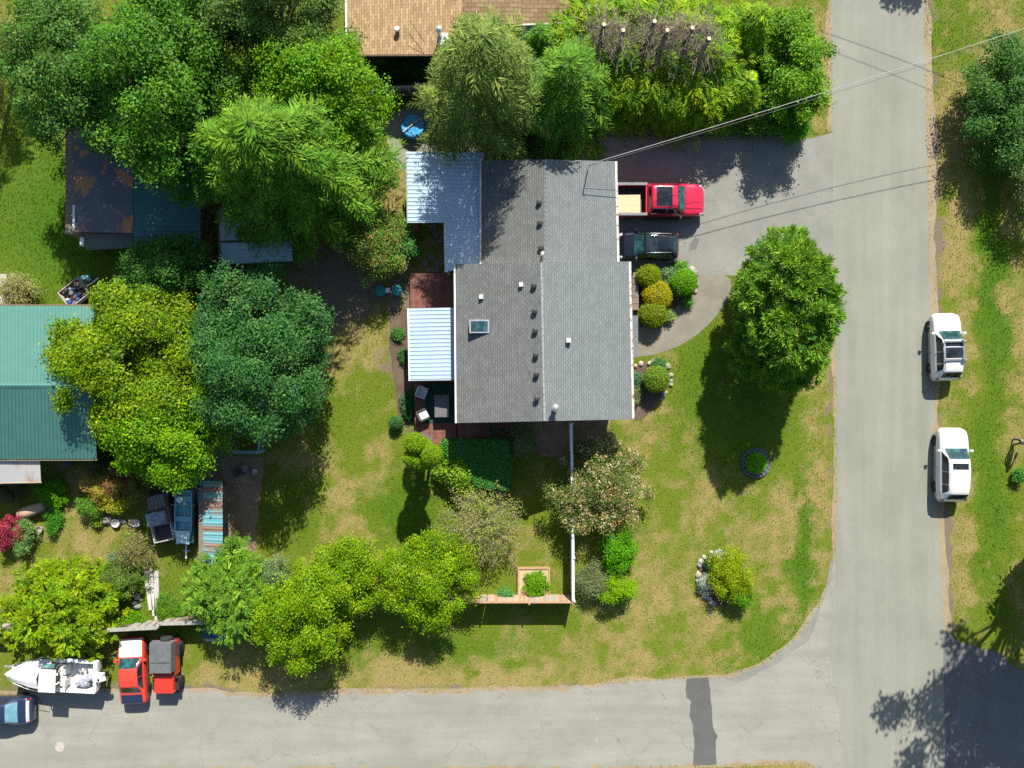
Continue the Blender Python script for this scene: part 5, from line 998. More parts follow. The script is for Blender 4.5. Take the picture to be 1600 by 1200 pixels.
# --- red saloon with a white bonnet
def saloon():
    t = vehicle('parked_car', 'faded red saloon with a white bonnet and dark boot', 'car', 205.5, 1050, 93, .85); L, W = 4.25, 1.66
    k = [(0, .78, .58, .55, .62), (.015, .9, .66, .70, .70), (.06, .97, .76, .80, .80), (.25, 1, .86, .82, .90), (.285, 1, .88, .80, .95), (.40, 1, .9, .68, 1.34), (.47, 1, .91, .68, 1.40), (.6, 1, .92, .68, 1.39), (.68, 1, .92, .66, 1.33), (.80, 1, .92, .80, .97), (.83, 1, .91, .82, .95), (.96, .96, .88, .82, .92), (.985, .92, .74, .74, .78), (1, .84, .58, .6, .62)]
    lf = Loft(L, W, k, .24); lf.body('body', P_RED2, t); lf.patch('bonnet', paint('white_bonnet_paint', (.74, .74, .72), .45, .3), t, .02, .265, 3.6, 10.4, .012, 9, 11); lf.patch('windscreen', CARGL, t, .28, .405, 4.25, 9.75); lf.patch('rear_window', CARGL2, t, .69, .80, 4.25, 9.75); lf.patch('boot_lid', P_NAVY, t, .83, .965, 4.05, 9.95, .012); lf.patch('roof_panel', P_RED2, t, .42, .67, 4.5, 9.5, .008)
    for a, b in ((3.15, 3.9), (10.85, 10.1)): lf.patch('side_window', CARGL2, t, .31, .54, a, b, .008, f0b=.40); lf.patch('side_window', CARGL2, t, .55, .76, a, b, .008, f1b=.67)
    for a, b in ((2.2, 3.7), (11.8, 10.3)): lf.patch('tail_lamp', RLIGHT, t, .975, .99, a, b, .012); lf.patch('head_lamp', FLIGHT, t, .008, .03, a, b, .012)
    wheels(t, (L * .32, -L * .29), W / 2 - .09, .30, .19); mirror(t, L * .18, W / 2, .95, P_RED2)
saloon()
# --- open topped off-roader with a grey soft top
def jeep():
    t = vehicle('off_road_car', 'small boxy red off roader with a grey fabric top', 'car', 259, 1041, -90, .9); L, W = 3.5, 1.5; tub = MB()
    tub.box(-.55, 0, .78, 2.1, W - .1, .66); tub.build('tub', P_JEEP, t); m = MB(); m.box(1.05, 0, .84, 1.16, 1.28, .60, 0, .93, .97); b = m.build('bonnet', P_JEEP, t); m = MB(); m.box(.60, 0, 1.12, .30, 1.25, .06); m.build('cowl', P_JEEP, b)
    CL = M('grey_canvas', (.115, .122, .125), (.09, .096, .10), 4, .9, .2); m = MB(); m.box(-.78, 0, 1.36, 1.92, W - .06, .52, 0, .94, .97); top = m.build('soft_top', CL, t); m = MB(); m.box(-.5, 0, 1.628, .04, 1.2, .012); m.build('seam', TRIM, top)
    m = MB(); m.add([(.50, -.62, 1.12), (.50, .62, 1.12), (.22, .58, 1.56), (.22, -.58, 1.56), (.47, -.62, 1.12), (.47, .62, 1.12), (.19, .58, 1.56), (.19, -.58, 1.56)], [(0, 1, 2, 3), (7, 6, 5, 4), (0, 4, 5, 1), (1, 5, 6, 2), (2, 6, 7, 3), (3, 7, 4, 0)]); m.build('windscreen_frame', P_JEEP, t)
    m = MB(); m.add([(.50, -.56, 1.17), (.50, .56, 1.17), (.262, .53, 1.52), (.262, -.53, 1.52)], [(0, 1, 2, 3)]); m.build('windscreen', CARGL2, t)
    for sg in (-1, 1):
        m = MB(); m.box(1.12, sg * .70, .86, .86, .32, .06, 0, .9); m.build('front_wing', TRIM, t); m = MB(); m.box(-1.1, sg * .80, .9, .85, .2, .05, 0, .9); m.build('rear_wing', TRIM, t); m = MB(); m.box(.40, sg * .80, 1.3, .1, .18, .16); m.build('wing_mirror', TRIM, t); m = MB(); m.lathe([(.1, 0), (.1, .03)], 0, 0, 10); o = m.build('head_lamp', FLIGHT, t); o.location = (1.63, sg * .42, .84); o.rotation_euler = (0, math.pi / 2, 0)
    m = MB(); m.box(1.72, 0, .55, .16, 1.5, .16); m.build('front_bumper', TRIM, t); m = MB(); m.box(1.81, 0, .60, .03, .36, .12); m.build('number_plate', WHITE, t); m = MB(); m.box(1.615, 0, .8, .03, 1.0, .42); m.build('grille', TRIM, t)
    m = MB(); m.box(-1.66, 0, .55, .1, 1.3, .14); m.build('rear_bumper', TRIM, t); m = MB(); m.lathe([(.18, -.12), (.35, -.12), (.37, -.05), (.37, .05), (.35, .12), (.18, .12)], 0, 0, 20); o = m.build('spare_wheel', TYRE, t, True); o.location = (-1.80, .1, 1.0); o.rotation_euler = (0, math.pi / 2, 0)
    m = MB(); m.lathe([(.05, -.1), (.18, -.1), (.18, .1)], 0, 0, 12); q = m.build('rim', RIM, o); wheels(t, (1.15, -1.08), .70, .37, .25)
jeep()
# --- dark blue car leaving the frame
SED = [(0, .72, .58, .5, .63), (.02, .90, .72, .68, .77), (.06, .97, .80, .78, .85), (.22, 1, .92, .82, .97), (.25, 1, .93, .80, 1.0), (.38, 1, .95, .68, 1.42), (.46, 1, .96, .68, 1.47), (.6, 1, .97, .68, 1.46), (.69, 1, .97, .66, 1.38), (.84, 1, .98, .80, 1.04), (.95, .96, .95, .80, .99), (.985, .9, .78, .74, .82), (1, .8, .6, .6, .65)]
t = vehicle('parked_car', 'dark blue saloon half out of the scene in front of the boat', 'car', -5, 1111, 181, .85); lf = Loft(4.4, 1.72, SED); lf.body('body', P_NAVY, t); lf.patch('windscreen', CARGL, t, .25, .385, 4.25, 9.75); lf.patch('rear_window', M('pale_blue_glass', (.10, .22, .28), (.14, .28, .34), 3, .1), t, .70, .835, 4.25, 9.75); lf.patch('rear_spoiler', M('silver_trim', (.5, .52, .54), (.4, .42, .44), 5, .3), t, .945, .975, 4.0, 10.0, .012)
for a, b in ((3.15, 3.9), (10.85, 10.1)): lf.patch('side_window', CARGL2, t, .29, .53, a, b, .008, f0b=.38); lf.patch('side_window', CARGL2, t, .54, .76, a, b, .008, f1b=.68)
for a, b in ((2.2, 3.7), (11.8, 10.3)): lf.patch('tail_lamp', RLIGHT, t, .97, .988, a, b, .012)
wheels(t, (1.38, -1.30), .76, .31, .2); mirror(t, .82, .86, 1.0, P_NAVY)
# --- white motor boat on its trailer, bow to the west
GEL = M('white_gelcoat', (.78, .77, .73), (.70, .69, .65), 3, .35, coat=.4); GEL2 = M('deck_nonskid', (.66, .65, .61), (.58, .57, .53), 6, .7)
def motor_boat():
    x, y = G(82, 1054, 1.4); t = thing('motor_boat', 'white cuddy motor boat on a trailer under the juniper', 'boat', (x, y, .02), math.radians(177)); L = 5.6
    ks = [(0, .02, 1.72), (.04, .22, 1.70), (.12, .52, 1.66), (.25, .82, 1.60), (.4, .99, 1.54), (.6, 1.06, 1.48), (.85, 1.04, 1.44), (1.0, 1.0, 1.42)]
    K = np.array(ks); n = 30; v = []; f = []
    for i in range(n):
        q = i / (n - 1); w = np.interp(q, K[:, 0], K[:, 1]); zt = np.interp(q, K[:, 0], K[:, 2]); X = L / 2 - q * L; kz = .62 + .75 * max(0, (.22 - q) / .22) ** 2; ch = .95 + .35 * max(0, (.3 - q) / .3)
        for yy, zz in ((-w * .93, zt - .02), (-w, zt - .08), (-w * .86, ch), (0, kz), (w * .86, ch), (w, zt - .08), (w * .93, zt - .02)): v.append((X, yy, zz))
    for i in range(n - 1):
        for j in range(6): a = i * 7 + j; f.append((a, a + 7, a + 8, a + 1))
    f.append(tuple((n - 1) * 7 + j for j in range(7))[::-1]); mesh_obj('hull', v, f, GEL, t, True)
    # foredeck with a raised cuddy roof
    dk = []; df = []; m_ = 9; nd = 18
    for i in range(nd):
        q = .0 + .5 * i / (nd - 1); w = np.interp(q, K[:, 0], K[:, 1]) * .93; zt = np.interp(q, K[:, 0], K[:, 2]) - .02; X = L / 2 - q * L
        for j in range(m_): u = -1 + 2 * j / (m_ - 1); rise = (.16 + .1 * min(1, q / .35)) * max(0, 1 - (abs(u) / .82) ** 4) * min(1, q / .12); dk.append((X, u * w, zt + rise))
    for i in range(nd - 1):
        for j in range(m_ - 1): a = i * m_ + j; df.append((a, a + 1, a + m_ + 1, a + m_))
    dko = mesh_obj('foredeck', dk, [q[::-1] for q in df], GEL, t, True)
    if dko.data.polygons[0].normal.z < 0: dko.data.flip_normals()
    m = MB(); m.box(-1.42, 0, 1.0, 2.6, 1.8, .05); m.build('cockpit_floor', GEL2, t)
    for sg in (-1, 1): m = MB(); m.box(-1.42, sg * .94, 1.43, 2.70, .2, .06); m.build('gunwale', GEL, t); m = MB(); m.box(-1.42, sg * .86, 1.2, 2.6, .03, .42); m.build('cockpit_side', GEL2, t)
    m = MB(); m.box(-2.70, 0, 1.28, .24, 1.9, .32); tr = m.build('transom', GEL, t)
    for yy in (.55, .35): m = MB(); m.lathe([(.09, 1.442), (.09, 1.455)], -2.55, yy, 12); m.build('rod_holder', TRIM, tr)
    # wrap-around windscreen panes
    for (a, b) in (((.42, -.80), (.62, -.42)), ((.62, -.42), (.72, 0)), ((.72, 0), (.62, .42)), ((.62, .42), (.42, .80)), ((-.35, -.84), (.42, -.80)), ((.42, .80), (-.35, .84))):
        m = MB(); m.add([(a[0], a[1], 1.72), (b[0], b[1], 1.76), (b[0] - .22, b[1] * .9, 2.18), (a[0] - .22, a[1] * .9, 2.16)], [(0, 1, 2, 3)]); o = m.build('windscreen_pane', glass_mat('boat_glass', (.06, .14, .14), .08) if 'boat_glass' not in MATS else MATS['boat_glass'], t)
        m = MB(); m.tube([(a[0] - .22, a[1] * .9, 2.16), (b[0] - .22, b[1] * .9, 2.18)], .016, 5); m.build('frame', RIM, o)
    m = MB(); m.box(-.20, .06, 2.22, 1.05, 1.42, .05, 0, .96); top = m.build('canopy_top', M('white_canvas', (.72, .70, .64), (.62, .60, .55), 3, .8), t)
    for sx in (-.68, .28):
        for sg in (-1, 1): m = MB(); m.tube([(sx, sg * .7, 2.2), (sx + .1, sg * .88, 1.45)], .016, 5); m.build('canopy_pole', RIM, top)
    for sg in (-1, 1):
        m = MB(); m.box(-.75, sg * .42, 1.28, .5, .5, .4, 0, .9); s_ = m.build('seat', GEL2, t); m = MB(); m.box(-.98, sg * .42, 1.6, .1, .48, .34); m.build('seat_back', GEL2, s_)
    pts = [(2.45, .10, 1.98), (2.0, .42, 1.96), (1.3, .72, 1.92), (.6, .86, 1.9)]
    for sg in (-1, 1):
        m = MB(); m.tube([(a, sg * b, c) for a, b, c in pts], .016, 5); rl = m.build('bow_rail', RIM, t, True)
        for a, b, c in pts: m = MB(); m.tube([(a, sg * b, c), (a, sg * b, 1.62)], .012, 5); m.build('stanchion', RIM, rl)
    m = MB(); m.box(-3.0, 0, 1.45, .42, .44, .5, 0, .75); ob = m.build('outboard_motor', GEL, t); m = MB(); m.box(-3.0, 0, .9, .2, .16, .7); m.build('motor_leg', TRIM, ob); m = MB(); m.box(-3.22, .05, 1.62, .5, .26, .16, .3, .8); m.build('motor_cover', GEL, ob)
    # trailer
    tx = thing('boat_trailer', 'galvanised trailer carrying the white motor boat', 'trailer', (x, y, .02), math.radians(177))
    for sg in (-1, 1): m = MB(); m.tube([(-2.4, sg * .72, .5), (1.2, sg * .68, .5), (3.3, 0, .5)], .05, 4); m.build('frame_rail', GALV, tx)
    for xx in (-2.2, -.6, .9): m = MB(); m.box(xx, 0, .5, .08, 1.35, .07); m.build('crossmember', GALV, tx)
    m = MB(); m.box(3.4, 0, .52, .5, .1, .1); m.build('tongue', GALV, tx); m = MB(); m.box(2.75, 0, 1.0, .08, .08, 1.0); m.build('winch_post', GALV, tx); wheels(tx, (-.9,), .92, .29, .18)
    tp = MB(); r = random.Random(8)
    for (px, py, sx, sy, sz, rz) in ((-2.0, .5, .9, .7, .35, .3), (-2.3, .2, .6, .5, .3, 1.1), (-1.7, .45, .7, .5, .42, -.4)):
        m = MB(); m.rock(px, py, 1.18, sx * .5, sy * .5, sz, int(px * 10), 9); m.build('folded_tarp', M('grey_blue_tarp', (.13, .14, .20), (.36, .37, .42), 5, .7), t)
motor_boat()
# --- weathered utility truck in the yard
def old_truck():
    t = vehicle('utility_truck', 'weathered grey utility truck with a slatted hood and open tray', 'truck', 249, 808, 102, 1.0); G1 = M('oxidised_grey_paint', (.16, .165, .165), (.10, .10, .10), 5, .7, c3=(.2, .14, .10)); G2 = M('chalky_grey_cover', (.12, .125, .12), (.18, .17, .15), 5, .85)
    m = MB(); m.box(.98, 0, .72, .95, 1.25, .55, 0, .86, .9); m.build('hood', G1, t)
    for k in range(5): m = MB(); m.box(.98, -.46 + k * .23, 1.01, .8, .15, .03); m.build('slat', G2, t)
    m = MB(); m.box(1.5, 0, .6, .12, 1.2, .3); m.build('front_bumper', TRIM, t); m = MB(); m.box(.02, 0, .72, 1.0, 1.36, .6); m.build('cab', G1, t)
    m = MB(); m.box(-.02, 0, 1.42, .85, 1.3, .12, 0, .92); rf = m.build('cab_roof', M('blue_grey_roof', (.12, .15, .18), (.22, .25, .27), 3, .5), t)
    for sx in (.4, -.4):
        for sg in (-1, 1): m = MB(); m.box(sx, sg * .58, 1.18, .06, .06, .4); m.build('pillar', G1, rf)
    m = MB(); m.add([(.5, -.55, 1.03), (.5, .55, 1.03), (.42, .55, 1.37), (.42, -.55, 1.37)], [(0, 1, 2, 3)]); m.build('windscreen', CARGL2, t)
    m = MB(); m.box(-1.0, 0, .72, 1.0, 1.22, .06); tr = m.build('tray_floor', TRIM, t)
    for sg in (-1, 1): m = MB(); m.box(-1.0, sg * .62, .88, 1.05, .06, .34); m.build('tray_side', M('silver_tray', (.45, .45, .44), (.3, .3, .3), 5, .5), tr)
    for xx in (-1.54, -.48): m = MB(); m.box(xx, 0, .88, .06, 1.28, .34); m.build('tray_end', M('silver_tray', (.45, .45, .44)), tr)
    wheels(t, (1.0, -.95), .60, .31, .2)
old_truck()
# --- teal aluminium boat on its trailer
def teal_boat():
    x, y = G(287.5, 808, .9); t = thing('rowing_boat', 'teal flat bottomed boat on a trailer next to the rusty lean-to', 'boat', (x, y, 0), math.radians(-91)); TB = M('chalky_teal_paint', (.13, .36, .42), (.19, .44, .50), 4, .6, c3=(.34, .45, .47)); L, W = 3.4, 1.16
    m = MB(); m.box(0, 0, .62, L, W - .1, .05); m.build('floor', TB, t); K = [(-1.7, .52), (-.5, .58), (.8, .56), (1.5, .42), (1.7, .30)]
    for sg in (-1, 1):
        v = []; f = []
        for a, b in K: v += [(a, sg * b * .93, .6), (a, sg * b, 1.02), (a, sg * (b - .07), 1.03), (a, sg * (b * .93 - .05), .6)]
        for i in range(len(K) - 1):
            for j in range(4): q = (4 * i + j, 4 * i + (j + 1) % 4, 4 * i + 4 + (j + 1) % 4, 4 * i + 4 + j); f.append(q if sg > 0 else q[::-1])
        o = mesh_obj('side', v, f, TB, t)
    m = MB(); m.box(-1.68, 0, .82, .05, 1.04, .42); m.build('transom', TB, t); m = MB(); m.box(1.28, 0, 1.0, .84, .86, .04, 0, 1.0); m.build('foredeck', M('sun_bleached_deck', (.55, .66, .68), (.40, .56, .60), 3, .6), t); m = MB(); m.box(1.68, 0, .82, .05, .62, .4); m.build('bow', TB, t)
    for xx in (-1.15, .12): m = MB(); m.box(xx, 0, .90, .34, 1.06, .05); m.build('bench', TB, t)
    for k in range(4): m = MB(); m.box(-.5, -.38 + k * .25, .66, .85, .21, .03); m.build('floor_board', TB, t)
    for k in range(2): m = MB(); m.box(.62, -.2 + k * .42, .66, .7, .34, .03); m.build('floor_board', TB, t)
    m = MB(); m.tube([(-.80, -.75, 1.06), (-.80, .78, 1.06)], .02, 6); tag(m.build('oar', M('pale_oar', (.5, .48, .42)), None, loc=(x, y, 0)), 'pale oar lying across the teal boat', 'oar').rotation_euler = (0, 0, math.radians(-91))
    BK = M('white_bucket', (.70, .71, .70), (.6, .6, .6), 5, .5)
    for dx, dy, r_, h_ in ((-.22, 1.12, .2, .36), (.02, .86, .12, .2)):
        m = MB(); m.lathe([(r_ * .85, 0), (r_, h_), (r_ * 1.05, h_ + .01), (r_ * .9, h_ + .012)], 0, 0, 14); tag(m.build('bucket', BK, None, loc=(x + dx, y + dy, .70 if r_ > .15 else .66)), 'white bucket standing in the stern of the teal boat' if r_ > .15 else 'small white tub beside the bucket in the teal boat', 'bucket')
    tr = thing('boat_trailer', 'pale trailer with a long tongue under the teal boat', 'trailer', (x, y, 0), math.radians(-91))
    for sg in (-1, 1): m = MB(); m.box(-.1, sg * .42, .5, 3.1, .07, .08); m.build('frame_rail', GALV, tr)
    m = MB(); m.box(2.05, 0, .5, 1.35, .09, .09); m.build('tongue', WHITE, tr); m = MB(); m.box(2.25, 0, .42, .06, .5, .06); m.build('jack_bar', GALV, tr); m = MB(); m.box(-.1, 0, .5, .08, 1.2, .06); m.build('axle', GALV, tr); wheels(tr, (-.1,), .68, .28, .16)
teal_boat()
# ------------------------------------------------------------------ small things
def solo(name, label, cat, px, py, z, build, mat, rz=0.0, group=None, smooth=False):
    x, y = G(px, py, z); m = MB(); build(m); o = m.build(name, mat, None, smooth, (x, y, z)); o.rotation_euler = (0, 0, math.radians(rz)); return tag(o, label, cat, group)
# deck furniture
WICK = M('white_wicker', (.66, .66, .64), (.48, .49, .49), 16, .8); DKW = M('dark_wicker', (.05, .042, .036), (.085, .072, .062), 14, .8); CUSH = M('white_cushion', (.78, .77, .73), (.72, .71, .67), 4, .9)
def chair(label, px, py, rz, mat, cush, group=None):
    x, y = G(px, py, .9); t = thing('patio_chair', label, 'chair', (x, y, .525), math.radians(rz), group)
    m = MB(); m.box(0, 0, .36, .62, .62, .10); m.build('seat', mat, t); m = MB(); m.box(-.29, 0, .62, .09, .62, .5, 0, .95); m.build('backrest', mat, t)
    for sg in (-1, 1): m = MB(); m.box(0, sg * .32, .46, .62, .08, .3); m.build('armrest', mat, t)
    for sx in (-1, 1):
        for sg in (-1, 1): m = MB(); m.box(sx * .27, sg * .28, .155, .05, .05, .31); m.build('leg', mat, t)
    if cush: m = MB(); m.box(.02, 0, .45, .54, .54, .10, 0, .92); m.build('cushion', CUSH, t)
    return t
chair('pale wicker chair on the shaded deck near the carpet corner', 659.5, 613, -20, WICK, False); chair('dark wicker chair with a white cushion beside the grey table', 661.5, 648, 25, DKW, True)
TBL = M('grey_table_cover', (.105, .10, .11), (.13, .125, .135), 3, .7)
x, y = G(691, 634, 1.0); t = thing('patio_table', 'rectangular grey patio table on the green carpet', 'table', (x, y, .53), math.radians(1))
m = MB(); m.box(0, 0, .72, .92, 1.42, .06); m.build('tabletop', TBL, t)
for sx in (-1, 1):
    for sg in (-1, 1): m = MB(); m.box(sx * .38, sg * .62, .345, .07, .07, .69); m.build('leg', TBL, t)
solo('door_mat', 'grey mat lying on the deck corner by the golden cypress', 'mat', 665.5, 686, .525, lambda m: m.box(0, 0, .008, .72, .62, .016), M('grey_mat', (.12, .125, .13), (.1, .1, .105), 9, .95), -35)
x, y = G(777, 675, .7); t = thing('planter_box', 'wooden planter box with straggly stems at the deck end', 'planter', (x, y, .52))
for dx, dy, sx, sy in ((0, .36, 1.15, .05), (0, -.36, 1.15, .05), (.55, 0, .05, .67), (-.55, 0, .05, .67)): m = MB(); m.box(dx, dy, .22, sx, sy, .44); m.build('side_board', DARKWOOD, t)
m = MB(); m.box(0, 0, .19, 1.04, .66, .34); m.build('soil', MULCH, t); c = Crown(5); r = np.random.default_rng(5); P = np.stack([r.uniform(-.5, .5, 60), r.uniform(-.3, .3, 60), r.uniform(.38, .6, 60)], 1); c.broad(P, np.tile([0, 0, 1.0], (60, 1)), [(.05, .08, .035), (.12, .10, .06)], 8, .08, .1); c.build('plants', LEAF, t)
solo('wooden_step', 'short wooden step at the head of the shaded deck', 'step', 675, 422, .2, lambda m: m.box(0, 0, -.095, .9, .32, .19), DARKWOOD)
solo('red_bench', 'small red plank seat below the wide steel roof', 'bench', 650, 354, .45, lambda m: (m.box(0, 0, .0, .26, .8, .05), m.box(0, .3, -.225, .2, .06, .44), m.box(0, -.3, -.225, .2, .06, .44)), M('red_paint', (.50, .05, .06), (.4, .04, .05), 4, .6))
# bistro set on the shaded lawn
TEALP = M('teal_chair_paint', (.02, .20, .22), (.025, .23, .25), 6, .5)
for px, py, l in ((594.5, 454, 'round teal garden stool with a hoop back on the bare lawn'), (620, 453.5, 'plain round teal garden stool beside the small white table')):
    x, y = G(px, py, .5); t = thing('garden_stool', l, 'stool', (x, y, 0)); m = MB(); m.lathe([(.33, .44), (.36, .46), (.35, .50), (.2, .51)], 0, 0, 20); m.build('seat', TEALP, t)
    for a in range(4): m = MB(); m.tube([(.28 * math.cos(a * 1.57 + .7), .28 * math.sin(a * 1.57 + .7), 0), (.22 * math.cos(a * 1.57 + .7), .22 * math.sin(a * 1.57 + .7), .45)], .02, 6); m.build('leg', TEALP, t)
    if px < 600: m = MB(); m.tube([(-.33, -.18, .45), (-.42, -.16, .8), (-.44, 0, .86), (-.42, .16, .8), (-.33, .18, .45)], .018, 6); m.build('backrest', GALV, t, True)
x, y = G(606, 453.5, .5); t = thing('side_table', 'tiny white square table between the teal stools', 'table', (x, y, 0)); m = MB(); m.box(0, 0, .5, .28, .3, .03); m.build('tabletop', WHITE, t)
for sx in (-1, 1):
    for sg in (-1, 1): m = MB(); m.box(sx * .1, sg * .11, .24, .03, .03, .48); m.build('leg', WHITE, t)
# covered round pool
x, y = G(645, 197, .6); t = thing('covered_pool', 'small round pool under a blue tarpaulin with a pole across', 'pool', (x, y, .004)); BT = M('blue_tarpaulin', (.02, .21, .46), (.04, .30, .56), 3, .45, .4)
v = [(0, 0, .66)]; f = []; R_ = random.Random(2)
for j, (rr, zz) in enumerate(((.3, .63), (.55, .60), (.70, .66), (.74, .60), (.72, .3), (.74, .02))):
    for k in range(28): a = 2 * math.pi * k / 28; q = rr * (1 + R_.uniform(-.02, .02)); v.append((q * math.cos(a), q * math.sin(a), zz + (R_.uniform(-.035, .035) if j < 4 else 0)))
for k in range(28): f.append((0, 1 + k, 1 + (k + 1) % 28))
for j in range(5):
    for k in range(28): f.append((1 + j * 28 + k, 1 + (j + 1) * 28 + k, 1 + (j + 1) * 28 + (k + 1) % 28, 1 + j * 28 + (k + 1) % 28))
mesh_obj('tarpaulin', v, f, BT, t, True); m = MB(); m.tube([(-.62, -.42, .72), (.58, .50, .74)], .035, 6); m.build('pole', M('bare_pole', (.48, .42, .3)), t)
x, y = G(968, 176, .6); t = thing('recycling_bin', 'blue bin tucked under the fresh green fir by the driveway', 'bin', (x, y, .006)); BL = M('blue_plastic', (.012, .09, .34), (.015, .11, .4), 5, .5); m = MB(); m.box(0, 0, .38, .62, .9, .76, 0, 1.06); m.build('body', BL, t); m = MB(); m.box(0, 0, .80, .70, 1.0, .07, 0, .94); m.build('lid', BL, t)
solo('wooden_pallet', 'pale slatted bench beside the wide steel roof', 'bench', 801, 232, .5, lambda m: (m.box(0, .3, 0, 2.3, .16, .05), m.box(0, .12, 0, 2.3, .16, .05), m.box(0, -.3, 0, 2.3, .16, .05), m.box(0, -.08, -.03, 2.3, .1, .05), m.box(-1.05, 0, -.26, .08, .7, .47), m.box(1.05, 0, -.26, .08, .7, .47)), M('blue_white_paint', (.42, .52, .58), (.3, .38, .42), 6, .6))
# raised bed, ring of blocks, rocks
x, y = G(834, 912, .2); t = thing('raised_bed', 'square wooden raised bed of pale sand inside the fence', 'planter', (x, y, 0)); S_ = 2.1
for dx, dy, sx, sy in ((0, S_ / 2 - .05, S_, .1), (0, -S_ / 2 + .05, S_, .1), (S_ / 2 - .05, 0, .1, S_ - .21), (-S_ / 2 + .05, 0, .1, S_ - .21)): m = MB(); m.box(dx, dy, .14, sx, sy, .28); m.build('side_board', CEDARW, t)
m = MB(); m.box(0, 0, .11, S_ - .21, S_ - .21, .2); m.build('sand', M('pale_sand', (.47, .36, .20), (.38, .29, .16), 6, .95, .2, fine=40), t)
BLOCK = M('blue_grey_block', (.075, .082, .105), (.12, .125, .14), 5, .9, .3); x, y = G(1180, 723); t = thing('ring_planter', 'ring of dark concrete blocks on the shaded front lawn', 'planter', (x, y, 0)); pro = None
for j, (R0_, n_, z_) in enumerate(((.88, 20, .1), (.70, 16, .16))):
    for k in range(n_):
        a = 2 * math.pi * k / n_ + j * .2
        if pro is None: m = MB(); m.box(0, 0, 0, .17, .24, .2, 0, .94); pro = m.build('block', BLOCK, t); o = pro
        else: o = inst(pro, t)
        o.location = (R0_ * math.cos(a), R0_ * math.sin(a), z_); o.rotation_euler = (0, 0, a + random.uniform(-.06, .06))
m = MB(); m.lathe([(.62, 0), (.62, .12), (.3, .15)], 0, 0, 18); m.build('soil', MULCH, t)
RK = [M('pale_rock', (.42, .39, .34), (.30, .27, .23), 5, .9, .5), M('tan_rock', (.36, .30, .23), (.26, .21, .16), 5, .9, .5), M('grey_rock', (.25, .245, .24), (.17, .165, .16), 5, .9, .5)]
def rock_ring(name, label, pts, seed, r0=.13, r1=.24):
    x, y = G(*pts[0]); t = thing(name, label, 'rock border', (x, y, 0)); R = random.Random(seed); pr = []
    for k, mt in enumerate(RK): m = MB(); m.rock(0, 0, 0, 1, 1, .8, seed + k); pr.append(m)
    base = {}
    for (a, b), (c, d) in zip(pts, pts[1:]):
        L = math.hypot(c - a, d - b) / PXM; n = max(1, int(L / .33))
        for i in range(n):
            s = (i + R.uniform(.2, .8)) / n; gx_, gy_ = G(a + (c - a) * s + R.uniform(-1.5, 1.5), b + (d - b) * s + R.uniform(-1.5, 1.5)); k = R.randrange(3); q = R.uniform(r0, r1)
            o = inst(base[k], t) if k in base else base.setdefault(k, pr[k].build('stone', RK[k], t, False)); o.location = (gx_ - x, gy_ - y, q * .3); o.rotation_euler = (0, 0, R.uniform(0, 6)); o.scale = (q, q * R.uniform(.75, 1.1), q * .9)
rock_ring('rock_border', 'boulders edging the front bed beside the driveway', [(1030, 424), (1045, 417), (1068, 414), (1086, 424), (1091, 436), (1088, 450), (1082, 463)], 21, .14, .27)
rock_ring('rock_border', 'pale stones edging the bed at the house corner', [(990, 584), (995, 570), (1008, 568), (1028, 566), (1043, 573), (1048, 590), (1045, 608), (1030, 628)], 22)
rock_ring('rock_border', 'mixed stones edging the round lawn bed', [(1160, 880), (1130, 862), (1105, 864), (1093, 880), (1090, 905), (1098, 928), (1120, 945)], 23, .12, .24)
rock_ring('rock_border', 'rocks scattered inside the round lawn bed', [(1105, 872), (1120, 878), (1128, 868)], 24, .15, .28)
rock_ring('rock_pile', 'pile of pale stones beside the grey planks', [(212, 925), (216, 938), (208, 945), (215, 952), (222, 930)], 25, .12, .26)
rock_ring('rock_border', 'dim stones along the upper edge of the driveway', [(985, 166), (1010, 160), (1032, 160)], 26, .2, .32); rock_ring('rock_border', 'stones at the foot of the vivid laurel', [(1215, 212), (1240, 213), (1262, 200)], 27, .12, .22); rock_ring('rock_border', 'stones around the azalea bed', [(150, 800), (175, 815), (200, 815), (222, 822)], 28, .16, .32)
# front steps are built with the house; yard clutter follows
m = MB(); x, y = G(52, 797, .4); t = thing('cut_log', 'huge sawn log lying near the vivid fern', 'log', (x, y, 0), math.radians(24)); m.tube([(-.85, 0, .40), (-.3, .03, .42), (.75, .0, .36)], [.40, .38, .30], 12); m.build('log', M('silvered_log', (.36, .31, .25), (.42, .24, .12), 3, .9, .4, stretch=(.4, 2, 2)), t, True); m = MB(); m.tube([(-.853, 0, .40), (-.87, 0, .40)], [.40, .385], 12); m.build('cut_end', M('grey_end_grain', (.42, .40, .36), (.30, .28, .25), 7, .9), t)
solo('bucket', 'grey bucket standing beside the log', 'bucket', 60, 828, .3, lambda m: m.lathe([(.17, -.3), (.22, 0), (.235, .01), (.2, .012), (.18, -.1)], 0, 0, 14), M('grey_bucket', (.36, .33, .31), (.28, .26, .24), 5, .7))
solo('garden_boulder', 'white boulder below the bleached branch', 'rock', 82, 818, .12, lambda m: m.rock(0, 0, 0, .22, .26, .25, 3), RK[0]); solo('bleached_branch', 'bleached forked branch by the white boulder', 'branch', 82, 800, .35, lambda m: (m.tube([(0, -.5, -.3), (.02, 0, .1), (.06, .55, .0)], [.03, .025, .01], 5), m.tube([(.02, 0, .1), (-.14, .35, .05)], [.02, .008], 5), m.tube([(.02, -.1, .1), (.2, .2, .0)], [.02, .008], 5)), M('bleached_wood', (.6, .57, .5), (.5, .47, .4), 5, .9))
